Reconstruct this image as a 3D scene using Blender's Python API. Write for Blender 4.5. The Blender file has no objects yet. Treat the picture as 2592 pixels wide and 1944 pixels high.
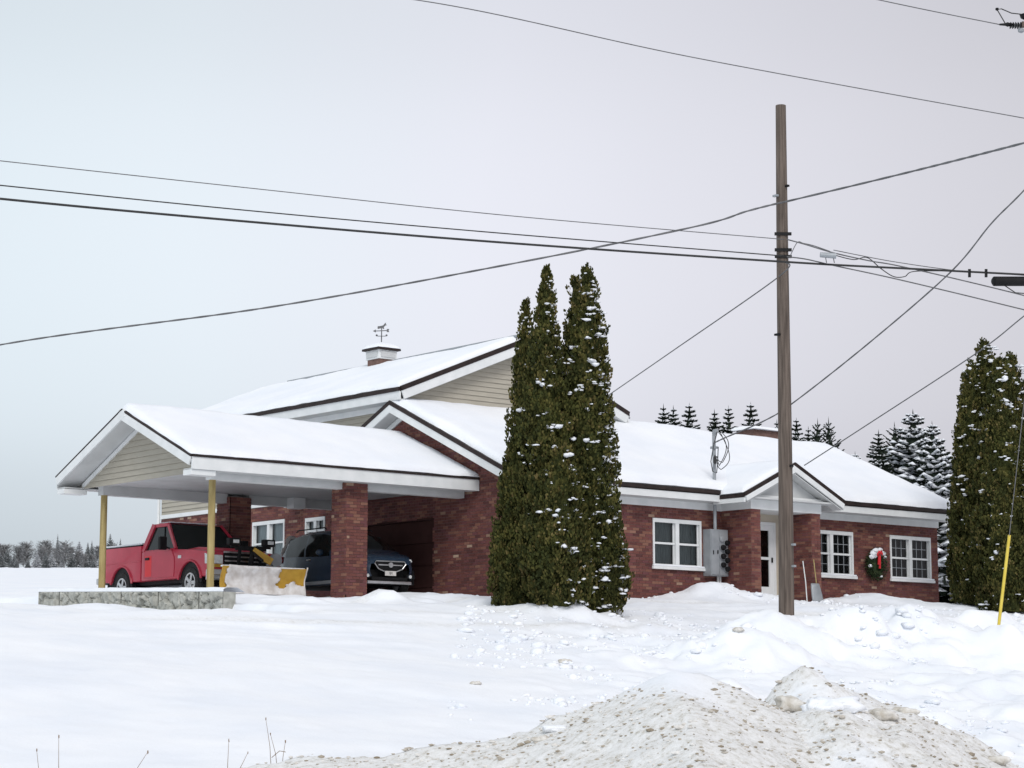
import bpy, bmesh, math, random
import numpy as np
from mathutils import Vector, Matrix, noise

scene = bpy.context.scene
# ------------------------------------------------------------------ camera
CAM = np.array([-32.4713, -39.0807, -2.4105])
YAW, PITCH, ROLL, FPX = 0.6919, 0.144, 0.0007, 5465.2
IW, IH = 2592.0, 1944.0
_F = np.array([math.sin(YAW)*math.cos(PITCH), math.cos(YAW)*math.cos(PITCH), math.sin(PITCH)])
_R = np.array([math.cos(YAW), -math.sin(YAW), 0.0])
_U = np.cross(_R, _F)
_R, _U = math.cos(ROLL)*_R + math.sin(ROLL)*_U, -math.sin(ROLL)*_R + math.cos(ROLL)*_U
cd = bpy.data.cameras.new('camera')
cam = bpy.data.objects.new('camera', cd)
scene.collection.objects.link(cam)
M = Matrix(((_R[0], _U[0], -_F[0], CAM[0]), (_R[1], _U[1], -_F[1], CAM[1]), (_R[2], _U[2], -_F[2], CAM[2]), (0, 0, 0, 1)))
cam.matrix_world = M
cd.sensor_fit = 'HORIZONTAL'
cd.sensor_width = 36.0
cd.lens = FPX/IW*36.0
cd.clip_start = 0.5
cd.clip_end = 6000.0
scene.camera = cam
# ------------------------------------------------------------------ sky and sun (overcast winter day)
SUN_EL, SUN_AZ = math.radians(40), math.radians(212)     # azimuth clockwise from +Y
world = bpy.data.worlds.new('World')
scene.world = world
world.use_nodes = True
nt = world.node_tree
nt.nodes.clear()
wo = nt.nodes.new('ShaderNodeOutputWorld')
bg = nt.nodes.new('ShaderNodeBackground')
sky = nt.nodes.new('ShaderNodeTexSky')
sky.sky_type = 'NISHITA'
sky.sun_disc = False
sky.sun_elevation = SUN_EL
sky.sun_rotation = SUN_AZ
sky.dust_density = 6.0
sky.air_density = 1.0
hsv = nt.nodes.new('ShaderNodeHueSaturation')
hsv.inputs['Saturation'].default_value = 0.25
# closed cloud deck: an even pale grey that drifts slowly lighter and darker over the sky
tc = nt.nodes.new('ShaderNodeTexCoord')
nz = nt.nodes.new('ShaderNodeTexNoise')
nz.inputs['Scale'].default_value = 2.2
nz.inputs['Detail'].default_value = 5.0
nz.inputs['Roughness'].default_value = 0.45
sep = nt.nodes.new('ShaderNodeVectorMath'); sep.operation = 'DOT_PRODUCT'
sep.inputs[1].default_value = (0.77, -0.638, 0.0)
add = nt.nodes.new('ShaderNodeMath'); add.operation = 'MULTIPLY_ADD'
add.inputs[1].default_value = 1.0
mr = nt.nodes.new('ShaderNodeMapRange')
mr.inputs['From Min'].default_value = -0.25; mr.inputs['From Max'].default_value = 0.25
ramp = nt.nodes.new('ShaderNodeValToRGB')
_e = ramp.color_ramp.elements
_e[0].position = 0.0; _e[0].color = (.715, .80, .865, 1)
_e[1].position = 1.0; _e[1].color = (.60, .595, .645, 1)
_k = _e.new(.22); _k.color = (.755, .825, .89, 1)
_k = _e.new(.48); _k.color = (.775, .79, .868, 1)
_k = _e.new(.72); _k.color = (.69, .69, .755, 1)
elev = nt.nodes.new('ShaderNodeSeparateXYZ')
mre = nt.nodes.new('ShaderNodeFloatCurve')         # brightness of the cloud deck by height above the horizon
_c = mre.mapping.curves[0]
_c.points[0].location = (0.0, .76); _c.points[1].location = (1.0, .88)
for _x, _y in ((.03, .72), (.085, .81), (.15, .98), (.22, 1.0), (.33, .88)): _c.points.new(_x, _y)
mre.mapping.update()
mulc = nt.nodes.new('ShaderNodeVectorMath'); mulc.operation = 'SCALE'
mixw = nt.nodes.new('ShaderNodeMix'); mixw.data_type = 'RGBA'
mixw.inputs['Factor'].default_value = 0.9
L = nt.links.new
L(sky.outputs[0], hsv.inputs['Color'])
L(tc.outputs['Generated'], nz.inputs['Vector'])
L(tc.outputs['Generated'], sep.inputs[0])
nzs = nt.nodes.new('ShaderNodeMath'); nzs.operation = 'MULTIPLY_ADD'
nzs.inputs[1].default_value = 0.16; nzs.inputs[2].default_value = -0.08
L(nz.outputs['Fac'], nzs.inputs[0])
L(sep.outputs['Value'], add.inputs[0]); L(nzs.outputs[0], add.inputs[2])
L(add.outputs[0], mr.inputs['Value'])
L(mr.outputs['Result'], ramp.inputs[0])
L(tc.outputs['Generated'], elev.inputs[0])
L(elev.outputs['Z'], mre.inputs['Value'])
sc10 = nt.nodes.new('ShaderNodeMath'); sc10.operation = 'MULTIPLY'; sc10.inputs[1].default_value = 10.6
L(mre.outputs[0], sc10.inputs[0])
L(ramp.outputs[0], mulc.inputs[0]); L(sc10.outputs[0], mulc.inputs['Scale'])
L(hsv.outputs['Color'], mixw.inputs['A']); L(mulc.outputs[0], mixw.inputs['B'])
L(mixw.outputs['Result'], bg.inputs['Color'])
bg.inputs['Strength'].default_value = 0.1
L(bg.outputs[0], wo.inputs['Surface'])

sd = bpy.data.lights.new('sun', 'SUN')
sd.energy = 1.5
sd.angle = math.radians(25)
sd.color = (1.0, 0.98, 0.95)
sun = bpy.data.objects.new('sun', sd)
scene.collection.objects.link(sun)
_sd = Vector((math.sin(SUN_AZ)*math.cos(SUN_EL), math.cos(SUN_AZ)*math.cos(SUN_EL), math.sin(SUN_EL)))
sun.rotation_euler = (-_sd).to_track_quat('-Z', 'Y').to_euler()
vs = scene.view_settings
vs.view_transform = 'Standard'
vs.look = 'None'
vs.gamma = 1.0
vs.exposure = 0.1
vs.use_curve_mapping = False
scene.render.film_transparent = False

# ------------------------------------------------------------------ helpers
COL = scene.collection
random.seed(7)
rng = np.random.default_rng(11)


def at(px, py, d):
    """world point seen at photo pixel px,py at depth d metres"""
    v = CAM + d*(_F + _R*(px-IW/2)/FPX - _U*(py-IH/2)/FPX)
    return Vector(v.tolist())


class MB:
    def __init__(self):
        self.v = []; self.f = []; self.sm = False

    def quad(self, a, b, c, d):
        n = len(self.v); self.v += [tuple(a), tuple(b), tuple(c), tuple(d)]; self.f.append((n, n+1, n+2, n+3)); return self

    def poly(self, pts):
        n = len(self.v); self.v += [tuple(p) for p in pts]; self.f.append(tuple(range(n, n+len(pts)))); return self

    def box(self, x0, x1, y0, y1, z0, z1):
        n = len(self.v)
        self.v += [(x0, y0, z0), (x1, y0, z0), (x1, y1, z0), (x0, y1, z0), (x0, y0, z1), (x1, y0, z1), (x1, y1, z1), (x0, y1, z1)]
        for q in ((0, 3, 2, 1), (4, 5, 6, 7), (0, 1, 5, 4), (1, 2, 6, 5), (2, 3, 7, 6), (3, 0, 4, 7)):
            self.f.append(tuple(n+i for i in q))
        return self

    def bar(self, a, b, w, h, up=(0, 0, 1)):
        """square bar from a to b, w across, h along up"""
        a = Vector(a); b = Vector(b); d = (b-a).normalized(); up = Vector(up)
        s = d.cross(up)
        if s.length < 1e-5: s = d.cross(Vector((1, 0, 0)))
        s.normalize(); u = s.cross(d).normalized()
        n = len(self.v)
        for p in (a, b):
            for i, j in ((-1, -1), (1, -1), (1, 1), (-1, 1)):
                self.v.append(tuple(p+s*i*w/2+u*j*h/2))
        for q in ((0, 1, 2, 3), (7, 6, 5, 4), (0, 4, 5, 1), (1, 5, 6, 2), (2, 6, 7, 3), (3, 7, 4, 0)):
            self.f.append(tuple(n+i for i in q))
        return self

    def tube(self, pts, r, k=6, caps=True):
        pts = [Vector(p) for p in pts]
        rs = r if isinstance(r, (list, tuple)) else [r]*len(pts)
        n = len(self.v); ref = None
        for i, p in enumerate(pts):
            d = (pts[min(i+1, len(pts)-1)]-pts[max(i-1, 0)])
            if d.length < 1e-9: d = Vector((0, 0, 1))
            d.normalize()
            if ref is None:
                ref = Vector((0, 0, 1)) if abs(d.z) < .9 else Vector((1, 0, 0))
            s = d.cross(ref)
            if s.length < 1e-6: s = d.orthogonal()
            s.normalize(); u = s.cross(d).normalized(); ref = u
            for j in range(k):
                a = 2*math.pi*j/k
                self.v.append(tuple(p+(s*math.cos(a)+u*math.sin(a))*rs[i]))
        for i in range(len(pts)-1):
            for j in range(k):
                a = n+i*k+j; b = n+i*k+(j+1) % k
                self.f.append((a, b, b+k, a+k))
        if caps:
            self.f.append(tuple(n+j for j in range(k))[::-1])
            self.f.append(tuple(n+(len(pts)-1)*k+j for j in range(k)))
        return self

    def prism(self, poly2, axis, a, b):
        """2d polygon extruded along axis 'x','y','z' from a to b"""
        def P(u, v, w):
            return {'x': (w, u, v), 'y': (u, w, v), 'z': (u, v, w)}[axis]
        n = len(self.v); k = len(poly2)
        self.v += [P(u, v, a) for u, v in poly2]+[P(u, v, b) for u, v in poly2]
        self.f.append(tuple(range(n, n+k))[::-1]); self.f.append(tuple(range(n+k, n+2*k)))
        for i in range(k):
            j = (i+1) % k
            self.f.append((n+i, n+j, n+k+j, n+k+i))
        return self

    def blob(self, c, r, sx=1, sy=1, sz=1, sub=1, jit=.25, seed=0):
        rr = random.Random(seed)
        for (x, y, z), in zip(ICO[sub][0]):
            k = r*(1+rr.uniform(-jit, jit))
            self.v.append((c[0]+x*k*sx, c[1]+y*k*sy, c[2]+z*k*sz))
        n = len(self.v)-len(ICO[sub][0])
        self.f += [tuple(n+i for i in f) for f in ICO[sub][1]]
        return self

    def mesh(self, name):
        me = bpy.data.meshes.new(name)
        me.from_pydata(self.v, [], self.f)
        me.update()
        return me

    def build(self, name, mat, parent=None, smooth=None, fix=True, bevel=0, recenter=False):
        me = self.mesh(name)
        if fix or bevel:
            bm = bmesh.new(); bm.from_mesh(me)
            if bevel:
                bmesh.ops.remove_doubles(bm, verts=bm.verts, dist=1e-5)
                bmesh.ops.recalc_face_normals(bm, faces=bm.faces)
                es = [e for e in bm.edges if len(e.link_faces) == 2 and e.calc_face_angle(0) > .5]
                bmesh.ops.bevel(bm, geom=es, offset=bevel, segments=2, profile=.6, affect='EDGES', clamp_overlap=True)
            bmesh.ops.recalc_face_normals(bm, faces=bm.faces)
            bm.to_mesh(me); bm.free()
        return link(name, me, mat, parent, smooth)


def _ico(s):
    bm = bmesh.new(); bmesh.ops.create_icosphere(bm, subdivisions=s, radius=1)
    r = ([tuple(v.co) for v in bm.verts], [tuple(v.index for v in f.verts) for f in bm.faces]); bm.free(); return r


ICO = {1: _ico(1), 2: _ico(2), 3: _ico(3)}


def link(name, me, mat, parent=None, smooth=None):
    o = bpy.data.objects.new(name, me)
    if mat is not None and not me.materials: me.materials.append(mat)
    COL.objects.link(o)
    if parent is not None: o.parent = parent
    if smooth is not None:
        me.shade_smooth()
        if smooth < 3: 
            try: me.set_sharp_from_angle(angle=smooth)
            except Exception: pass
    return o


def empty(name, loc=(0, 0, 0), rz=0.0):
    o = bpy.data.objects.new(name, None); COL.objects.link(o); o.location = loc; o.rotation_euler = (0, 0, rz); o.empty_display_size = .2
    return o


def tag(o, label=None, cat=None, group=None, kind=None):
    if label: o['label'] = label
    if cat: o['category'] = cat
    if group: o['group'] = group
    if kind: o['kind'] = kind
    return o


def copy_tree(o, parent=None):
    c = o.copy(); COL.objects.link(c); c.parent = parent
    for ch in o.children: copy_tree(ch, c)
    return c


# ------------------------------------------------------------------ materials
def new_mat(name):
    m = bpy.data.materials.new(name); m.use_nodes = True
    t = m.node_tree; b = t.nodes['Principled BSDF']
    return m, t, b


def setp(b, **k):
    for n, v in k.items():
        b.inputs[n.replace('_', ' ')].default_value = v


def noise_mat(name, c1, c2, scale=8, rough=.6, bump=0.0, bscale=None, detail=4, metallic=0, spec=.4, coords='Object', stretch=(1, 1, 1), lo=.3, hi=.7):
    m, t, b = new_mat(name)
    tcx = t.nodes.new('ShaderNodeTexCoord'); mp = t.nodes.new('ShaderNodeMapping'); mp.inputs['Scale'].default_value = stretch
    n = t.nodes.new('ShaderNodeTexNoise'); n.inputs['Scale'].default_value = scale; n.inputs['Detail'].default_value = detail
    r = t.nodes.new('ShaderNodeValToRGB')
    r.color_ramp.elements[0].color = (*c1, 1); r.color_ramp.elements[1].color = (*c2, 1)
    r.color_ramp.elements[0].position = lo; r.color_ramp.elements[1].position = hi
    t.links.new(tcx.outputs[coords], mp.inputs[0]); t.links.new(mp.outputs[0], n.inputs['Vector'])
    t.links.new(n.outputs['Fac'], r.inputs[0]); t.links.new(r.outputs[0], b.inputs['Base Color'])
    setp(b, Roughness=rough, Metallic=metallic, Specular_IOR_Level=spec)
    if bump:
        n2 = t.nodes.new('ShaderNodeTexNoise'); n2.inputs['Scale'].default_value = bscale or scale*3; n2.inputs['Detail'].default_value = 5
        t.links.new(mp.outputs[0], n2.inputs['Vector'])
        bp = t.nodes.new('ShaderNodeBump'); bp.inputs['Strength'].default_value = bump; bp.inputs['Distance'].default_value = .02
        t.links.new(n2.outputs['Fac'], bp.inputs['Height']); t.links.new(bp.outputs[0], b.inputs['Normal'])
    return m


def ramp_mat(name, stops, source='island', rough=.8, spec=.3, extra_noise=0.0):
    """colour picked at random for each piece"""
    m, t, b = new_mat(name)
    if source == 'island':
        g = t.nodes.new('ShaderNodeNewGeometry'); out = g.outputs['Random Per Island']
    else:
        g = t.nodes.new('ShaderNodeObjectInfo'); out = g.outputs['Random']
    r = t.nodes.new('ShaderNodeValToRGB')
    els = r.color_ramp.elements
    els[0].position, els[0].color = stops[0][0], (*stops[0][1], 1)
    els[1].position, els[1].color = stops[-1][0], (*stops[-1][1], 1)
    for p, c in stops[1:-1]:
        e = els.new(p); e.color = (*c, 1)
    t.links.new(out, r.inputs[0])
    last = r.outputs[0]
    if extra_noise:
        tcx = t.nodes.new('ShaderNodeTexCoord'); n = t.nodes.new('ShaderNodeTexNoise'); n.inputs['Scale'].default_value = 1.3; n.inputs['Detail'].default_value = 6
        t.links.new(tcx.outputs['Object'], n.inputs['Vector'])
        mrr = t.nodes.new('ShaderNodeMapRange'); mrr.inputs['From Min'].default_value = .3; mrr.inputs['From Max'].default_value = .7
        mrr.inputs['To Min'].default_value = 1-extra_noise; mrr.inputs['To Max'].default_value = 1+extra_noise
        t.links.new(n.outputs['Fac'], mrr.inputs[0])
        vm = t.nodes.new('ShaderNodeVectorMath'); vm.operation = 'SCALE'
        t.links.new(last, vm.inputs[0]); t.links.new(mrr.outputs[0], vm.inputs['Scale']); last = vm.outputs[0]
    t.links.new(last, b.inputs['Base Color'])
    setp(b, Roughness=rough, Specular_IOR_Level=spec)
    return m


BR = [(0.0, (.10, .040, .038)), (.2, (.145, .055, .048)), (.45, (.175, .066, .055)), (.65, (.15, .058, .062)), (.82, (.205, .085, .062)), (.95, (.235, .115, .083)), (.985, (.25, .125, .09)), (1.0, (.42, .30, .22))]
m_brick = ramp_mat('brick', BR, 'island', .85, .25, .18)
m_brick1 = ramp_mat('brick_single', BR, 'object', .85, .25, .18)
m_mortar = noise_mat('mortar', (.15, .10, .088), (.22, .155, .135), 9, .95, .2)
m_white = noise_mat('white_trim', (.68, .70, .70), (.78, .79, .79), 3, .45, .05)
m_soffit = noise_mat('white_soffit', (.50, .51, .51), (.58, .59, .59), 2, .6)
m_siding = noise_mat('beige_siding', (.375, .345, .285), (.42, .39, .325), 3, .6, .08, stretch=(1, 1, 6))
m_brown = noise_mat('brown_metal_edge', (.018, .012, .011), (.034, .022, .02), 6, .6, spec=.25)
m_timber = noise_mat('treated_timber', (.27, .20, .075), (.44, .35, .155), 3, .75, .3, 14, stretch=(6, 6, .5))
m_door = noise_mat('brown_garage_door', (.05, .022, .02), (.066, .03, .027), 3, .9, spec=.1)
m_pole = noise_mat('weathered_pole', (.065, .05, .041), (.17, .135, .112), 5, .9, .5, 12, stretch=(5, 5, .25))
m_cable = noise_mat('black_cable', (.018, .018, .018), (.04, .04, .04), 5, .7)
m_wire = noise_mat('grey_wire', (.09, .09, .093), (.16, .16, .166), 5, .6)
m_galv = noise_mat('galvanised_steel', (.27, .29, .31), (.36, .38, .40), 4, .5, .05, metallic=.2)
m_black = noise_mat('black_plastic', (.006, .006, .007), (.013, .013, .014), 6, .55, spec=.2)
m_rubber = noise_mat('tyre_rubber', (.012, .012, .012), (.03, .03, .03), 14, .85, .2)
m_chrome = noise_mat('chrome', (.5, .5, .5), (.62, .62, .63), 6, .3, metallic=.85)
m_lamp = noise_mat('lamp_lens', (.55, .57, .57), (.75, .77, .77), 20, .12)
m_red = noise_mat('red_truck_paint', (.45, .026, .055), (.53, .038, .072), 2.5, .32, .02, spec=.5)
m_redbright = noise_mat('bright_red', (.66, .008, .014), (.74, .012, .02), 3, .3)
m_ribbon = noise_mat('red_ribbon', (.55, .01, .02), (.70, .02, .03), 6, .4)
m_plow = noise_mat('plow_yellow', (.44, .25, .03), (.58, .35, .05), 6, .5, .1)
m_yellow = noise_mat('yellow_guard', (.58, .44, .05), (.70, .55, .09), 4, .55)
m_suv = noise_mat('blue_suv_paint', (.016, .034, .062), (.024, .046, .08), 2, .25, spec=.6)
m_stone = noise_mat('cast_stone_block', (.27, .27, .24), (.47, .47, .43), 7, .9, .8, 10, detail=8)
m_wreath = ramp_mat('wreath_needles', [(0, (.012, .024, .01)), (.6, (.03, .05, .018)), (1, (.06, .075, .03))])
m_bark = noise_mat('bark', (.04, .03, .022), (.09, .07, .055), 9, .95, .5)
m_concrete = noise_mat('chimney_brick', (.12, .07, .055), (.2, .12, .10), 8, .9, .3)
m_weed = noise_mat('dry_weed', (.16, .11, .07), (.28, .2, .13), 9, .9)
m_beige = noise_mat('beige_wall', (.50, .45, .36), (.56, .50, .41), 3, .7)
m_curtain = noise_mat('grey_curtain', (.10, .12, .125), (.17, .19, .195), 26, .9, stretch=(3, 3, .15))
m_curtainw = noise_mat('pale_curtain', (.42, .46, .48), (.56, .60, .62), 20, .9, stretch=(3, 3, .15))
m_dark = noise_mat('dark_room', (.012, .012, .013), (.03, .03, .032), 3, .9)
m_tree = ramp_mat('cedar_foliage', [(0, (.015, .020, .006)), (.3, (.031, .037, .010)), (.6, (.060, .061, .016)), (.85, (.10, .088, .026)), (1, (.16, .12, .05))], 'island', .8, .15, .35)
_t = m_tree.node_tree
_a = _t.nodes.new('ShaderNodeAttribute'); _a.attribute_name = 'tuft'
_m = _t.nodes.new('ShaderNodeMath'); _m.operation = 'MULTIPLY_ADD'; _m.inputs[1].default_value = .6
_h = _t.nodes.new('ShaderNodeMath'); _h.operation = 'MULTIPLY'; _h.inputs[1].default_value = .45
_rmp = [n_ for n_ in _t.nodes if n_.type == 'VALTORGB'][0]; _g = [n_ for n_ in _t.nodes if n_.type == 'NEW_GEOMETRY'][0]
_t.links.new(_g.outputs['Random Per Island'], _h.inputs[0]); _t.links.new(_a.outputs['Fac'], _m.inputs[0]); _t.links.new(_h.outputs[0], _m.inputs[2]); _t.links.new(_m.outputs[0], _rmp.inputs[0])
m_spruce = ramp_mat('spruce_foliage', [(0, (.008, .014, .01)), (.5, (.018, .027, .018)), (1, (.035, .044, .028))], 'island', .8, .2)
m_frost = ramp_mat('frosted_twigs', [(0, (.17, .17, .17)), (.6, (.27, .27, .27)), (1, (.42, .42, .43))], 'island', .9, .1)


def glass_mat(name, base, rough=.06):
    m, t, b = new_mat(name)
    setp(b, Base_Color=(*base, 1), Roughness=rough, Specular_IOR_Level=.28, IOR=1.5)
    return m


def pane_mat():
    m, t, b = new_mat('window_glass')
    tr = t.nodes.new('ShaderNodeBsdfTransparent'); tr.inputs[0].default_value = (.85, .9, .9, 1)
    gl = t.nodes.new('ShaderNodeBsdfGlossy'); gl.inputs['Roughness'].default_value = .03
    fr = t.nodes.new('ShaderNodeFresnel'); fr.inputs['IOR'].default_value = 1.5
    mx = t.nodes.new('ShaderNodeMixShader')
    t.links.new(fr.outputs[0], mx.inputs[0]); t.links.new(tr.outputs[0], mx.inputs[1]); t.links.new(gl.outputs[0], mx.inputs[2])
    t.links.new(mx.outputs[0], t.nodes['Material Output'].inputs[0])
    return m


m_pane = pane_mat()
m_tint = glass_mat('tinted_car_glass', (.012, .016, .016))


def snow_mat(name, dirt=False):
    m, t, b = new_mat(name)
    tcx = t.nodes.new('ShaderNodeTexCoord')
    n = t.nodes.new('ShaderNodeTexNoise'); n.inputs['Scale'].default_value = .7; n.inputs['Detail'].default_value = 6
    t.links.new(tcx.outputs['Object'], n.inputs['Vector'])
    r = t.nodes.new('ShaderNodeValToRGB')
    r.color_ramp.elements[0].color = (.80, .83, .885, 1); r.color_ramp.elements[1].color = (.87, .885, .915, 1)
    r.color_ramp.elements[0].position = .3; r.color_ramp.elements[1].position = .65
    t.links.new(n.outputs['Fac'], r.inputs[0])
    last = r.outputs[0]
    n2 = t.nodes.new('ShaderNodeTexNoise'); n2.inputs['Scale'].default_value = 9; n2.inputs['Detail'].default_value = 8; n2.inputs['Roughness'].default_value = .65
    t.links.new(tcx.outputs['Object'], n2.inputs['Vector'])
    bp = t.nodes.new('ShaderNodeBump'); bp.inputs['Strength'].default_value = .22 if not dirt else .3; bp.inputs['Distance'].default_value = .035
    t.links.new(n2.outputs['Fac'], bp.inputs['Height'])
    if dirt:
        at_ = t.nodes.new('ShaderNodeAttribute'); at_.attribute_name = 'dirt'
        n3 = t.nodes.new('ShaderNodeTexNoise'); n3.inputs['Scale'].default_value = 10; n3.inputs['Detail'].default_value = 9; n3.inputs['Roughness'].default_value = .72
        t.links.new(tcx.outputs['Object'], n3.inputs['Vector'])
        r3 = t.nodes.new('ShaderNodeValToRGB')
        e = r3.color_ramp.elements
        e[0].position = .30; e[0].color = (.40, .37, .32, 1)
        e[1].position = .62; e[1].color = (.80, .80, .80, 1)
        q = e.new(.40); q.color = (.58, .56, .52, 1)
        q = e.new(.47); q.color = (.70, .695, .68, 1)
        t.links.new(n3.outputs['Fac'], r3.inputs[0])
        mx = t.nodes.new('ShaderNodeMix'); mx.data_type = 'RGBA'
        t.links.new(at_.outputs['Fac'], mx.inputs['Factor']); t.links.new(last, mx.inputs['A']); t.links.new(r3.outputs[0], mx.inputs['B'])
        last = mx.outputs['Result']
        mb = t.nodes.new('ShaderNodeMath'); mb.operation = 'MULTIPLY_ADD'; mb.inputs[1].default_value = .5; mb.inputs[2].default_value = .25
        t.links.new(at_.outputs['Fac'], mb.inputs[0]); t.links.new(mb.outputs[0], bp.inputs['Strength'])
    t.links.new(last, b.inputs['Base Color']); t.links.new(bp.outputs[0], b.inputs['Normal'])
    setp(b, Roughness=.7, Specular_IOR_Level=.25)
    return m


m_snow = snow_mat('snow')
m_ground = snow_mat('snow_ground', True)
m_clod = ramp_mat('bank_clods', [(0, (.26, .215, .16)), (.35, (.42, .375, .31)), (.6, (.62, .59, .55)), (1, (.76, .75, .73))], 'island', .95, .1)
m_dirtsnow = noise_mat('dirty_snow_lump', (.44, .40, .335), (.76, .745, .715), 9, .9, .4)


# ------------------------------------------------------------------ numpy noise
def _hash(ix, iy, s):
    h = (ix.astype(np.int64)*374761393+iy.astype(np.int64)*668265263+s*982451653) & 0xffffffff
    h = ((h ^ (h >> 13))*1274126177) & 0xffffffff
    return ((h ^ (h >> 16)) & 0xffff)/65535.0


def vnoise(x, y, s=0):
    ix = np.floor(x); iy = np.floor(y); fx = x-ix; fy = y-iy
    fx = fx*fx*(3-2*fx); fy = fy*fy*(3-2*fy)
    a = _hash(ix, iy, s); b = _hash(ix+1, iy, s); c = _hash(ix, iy+1, s); d = _hash(ix+1, iy+1, s)
    return (a*(1-fx)+b*fx)*(1-fy)+(c*(1-fx)+d*fx)*fy-.5


def fbm(x, y, o=4, s=0):
    r = 0; a = 1; 
    for i in range(o):
        c, sn = math.cos(.6*i), math.sin(.6*i)
        r = r+a*vnoise((x*c-y*sn)*2**i, (x*sn+y*c)*2**i, s+i); a *= .5
    return r


SY, CY = math.sin(YAW), math.cos(YAW)


def sstep(a, b, x):
    k = np.clip((x-a)/(b-a), 0, 1); return k*k*(3-2*k)


# crest of the ploughed foreground bank: lateral metres -> crest height
def crest(px, py, s):
    return (np.array(px)-IW/2)/FPX*s, CAM[2]+(1765-np.array(py))/FPX*s


M1s, M2s = 25.0, 26.2
M1t, M1z = crest([300, 590, 800, 1100, 1330, 1520, 1640, 1700, 1800, 1920, 1990, 2100, 2300], [2030, 1945, 1915, 1888, 1850, 1775, 1712, 1692, 1722, 1770, 1798, 1850, 1960], M1s)
M2t, M2z = crest([1850, 1900, 1960, 2020, 2060, 2150, 2300, 2450, 2560, 2700], [1960, 1800, 1740, 1694, 1692, 1735, 1805, 1880, 1940, 2020], M2s)
PILES = [(1795, 1484, 54.0, 1.1, .9), (1890, 1506, 54.2, .9, .8), (1960, 1520, 54.2, .6, .6), (2200, 1506, 57.0, 1.25, .8), (2310, 1526, 57.0, .6, .6), (2110, 1530, 57.0, .6, .6),
         (962, 1499, 47.2, .75, .6), (760, 1513, 46.2, .9, .6), (1060, 1514, 47.6, .6, .5), (1400, 1533, 45.6, 1.5, .5), (1930, 1568, 42.4, 1.3, .9), (2120, 1560, 43.5, 1.5, .9), (2290, 1558, 44.5, 1.4, .9), (1868, 1596, 40.5, 1.1, .8), (2480, 1560, 46, 2.2, 1.0), (2535, 1592, 43.4, 1.1, .9)]


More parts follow.
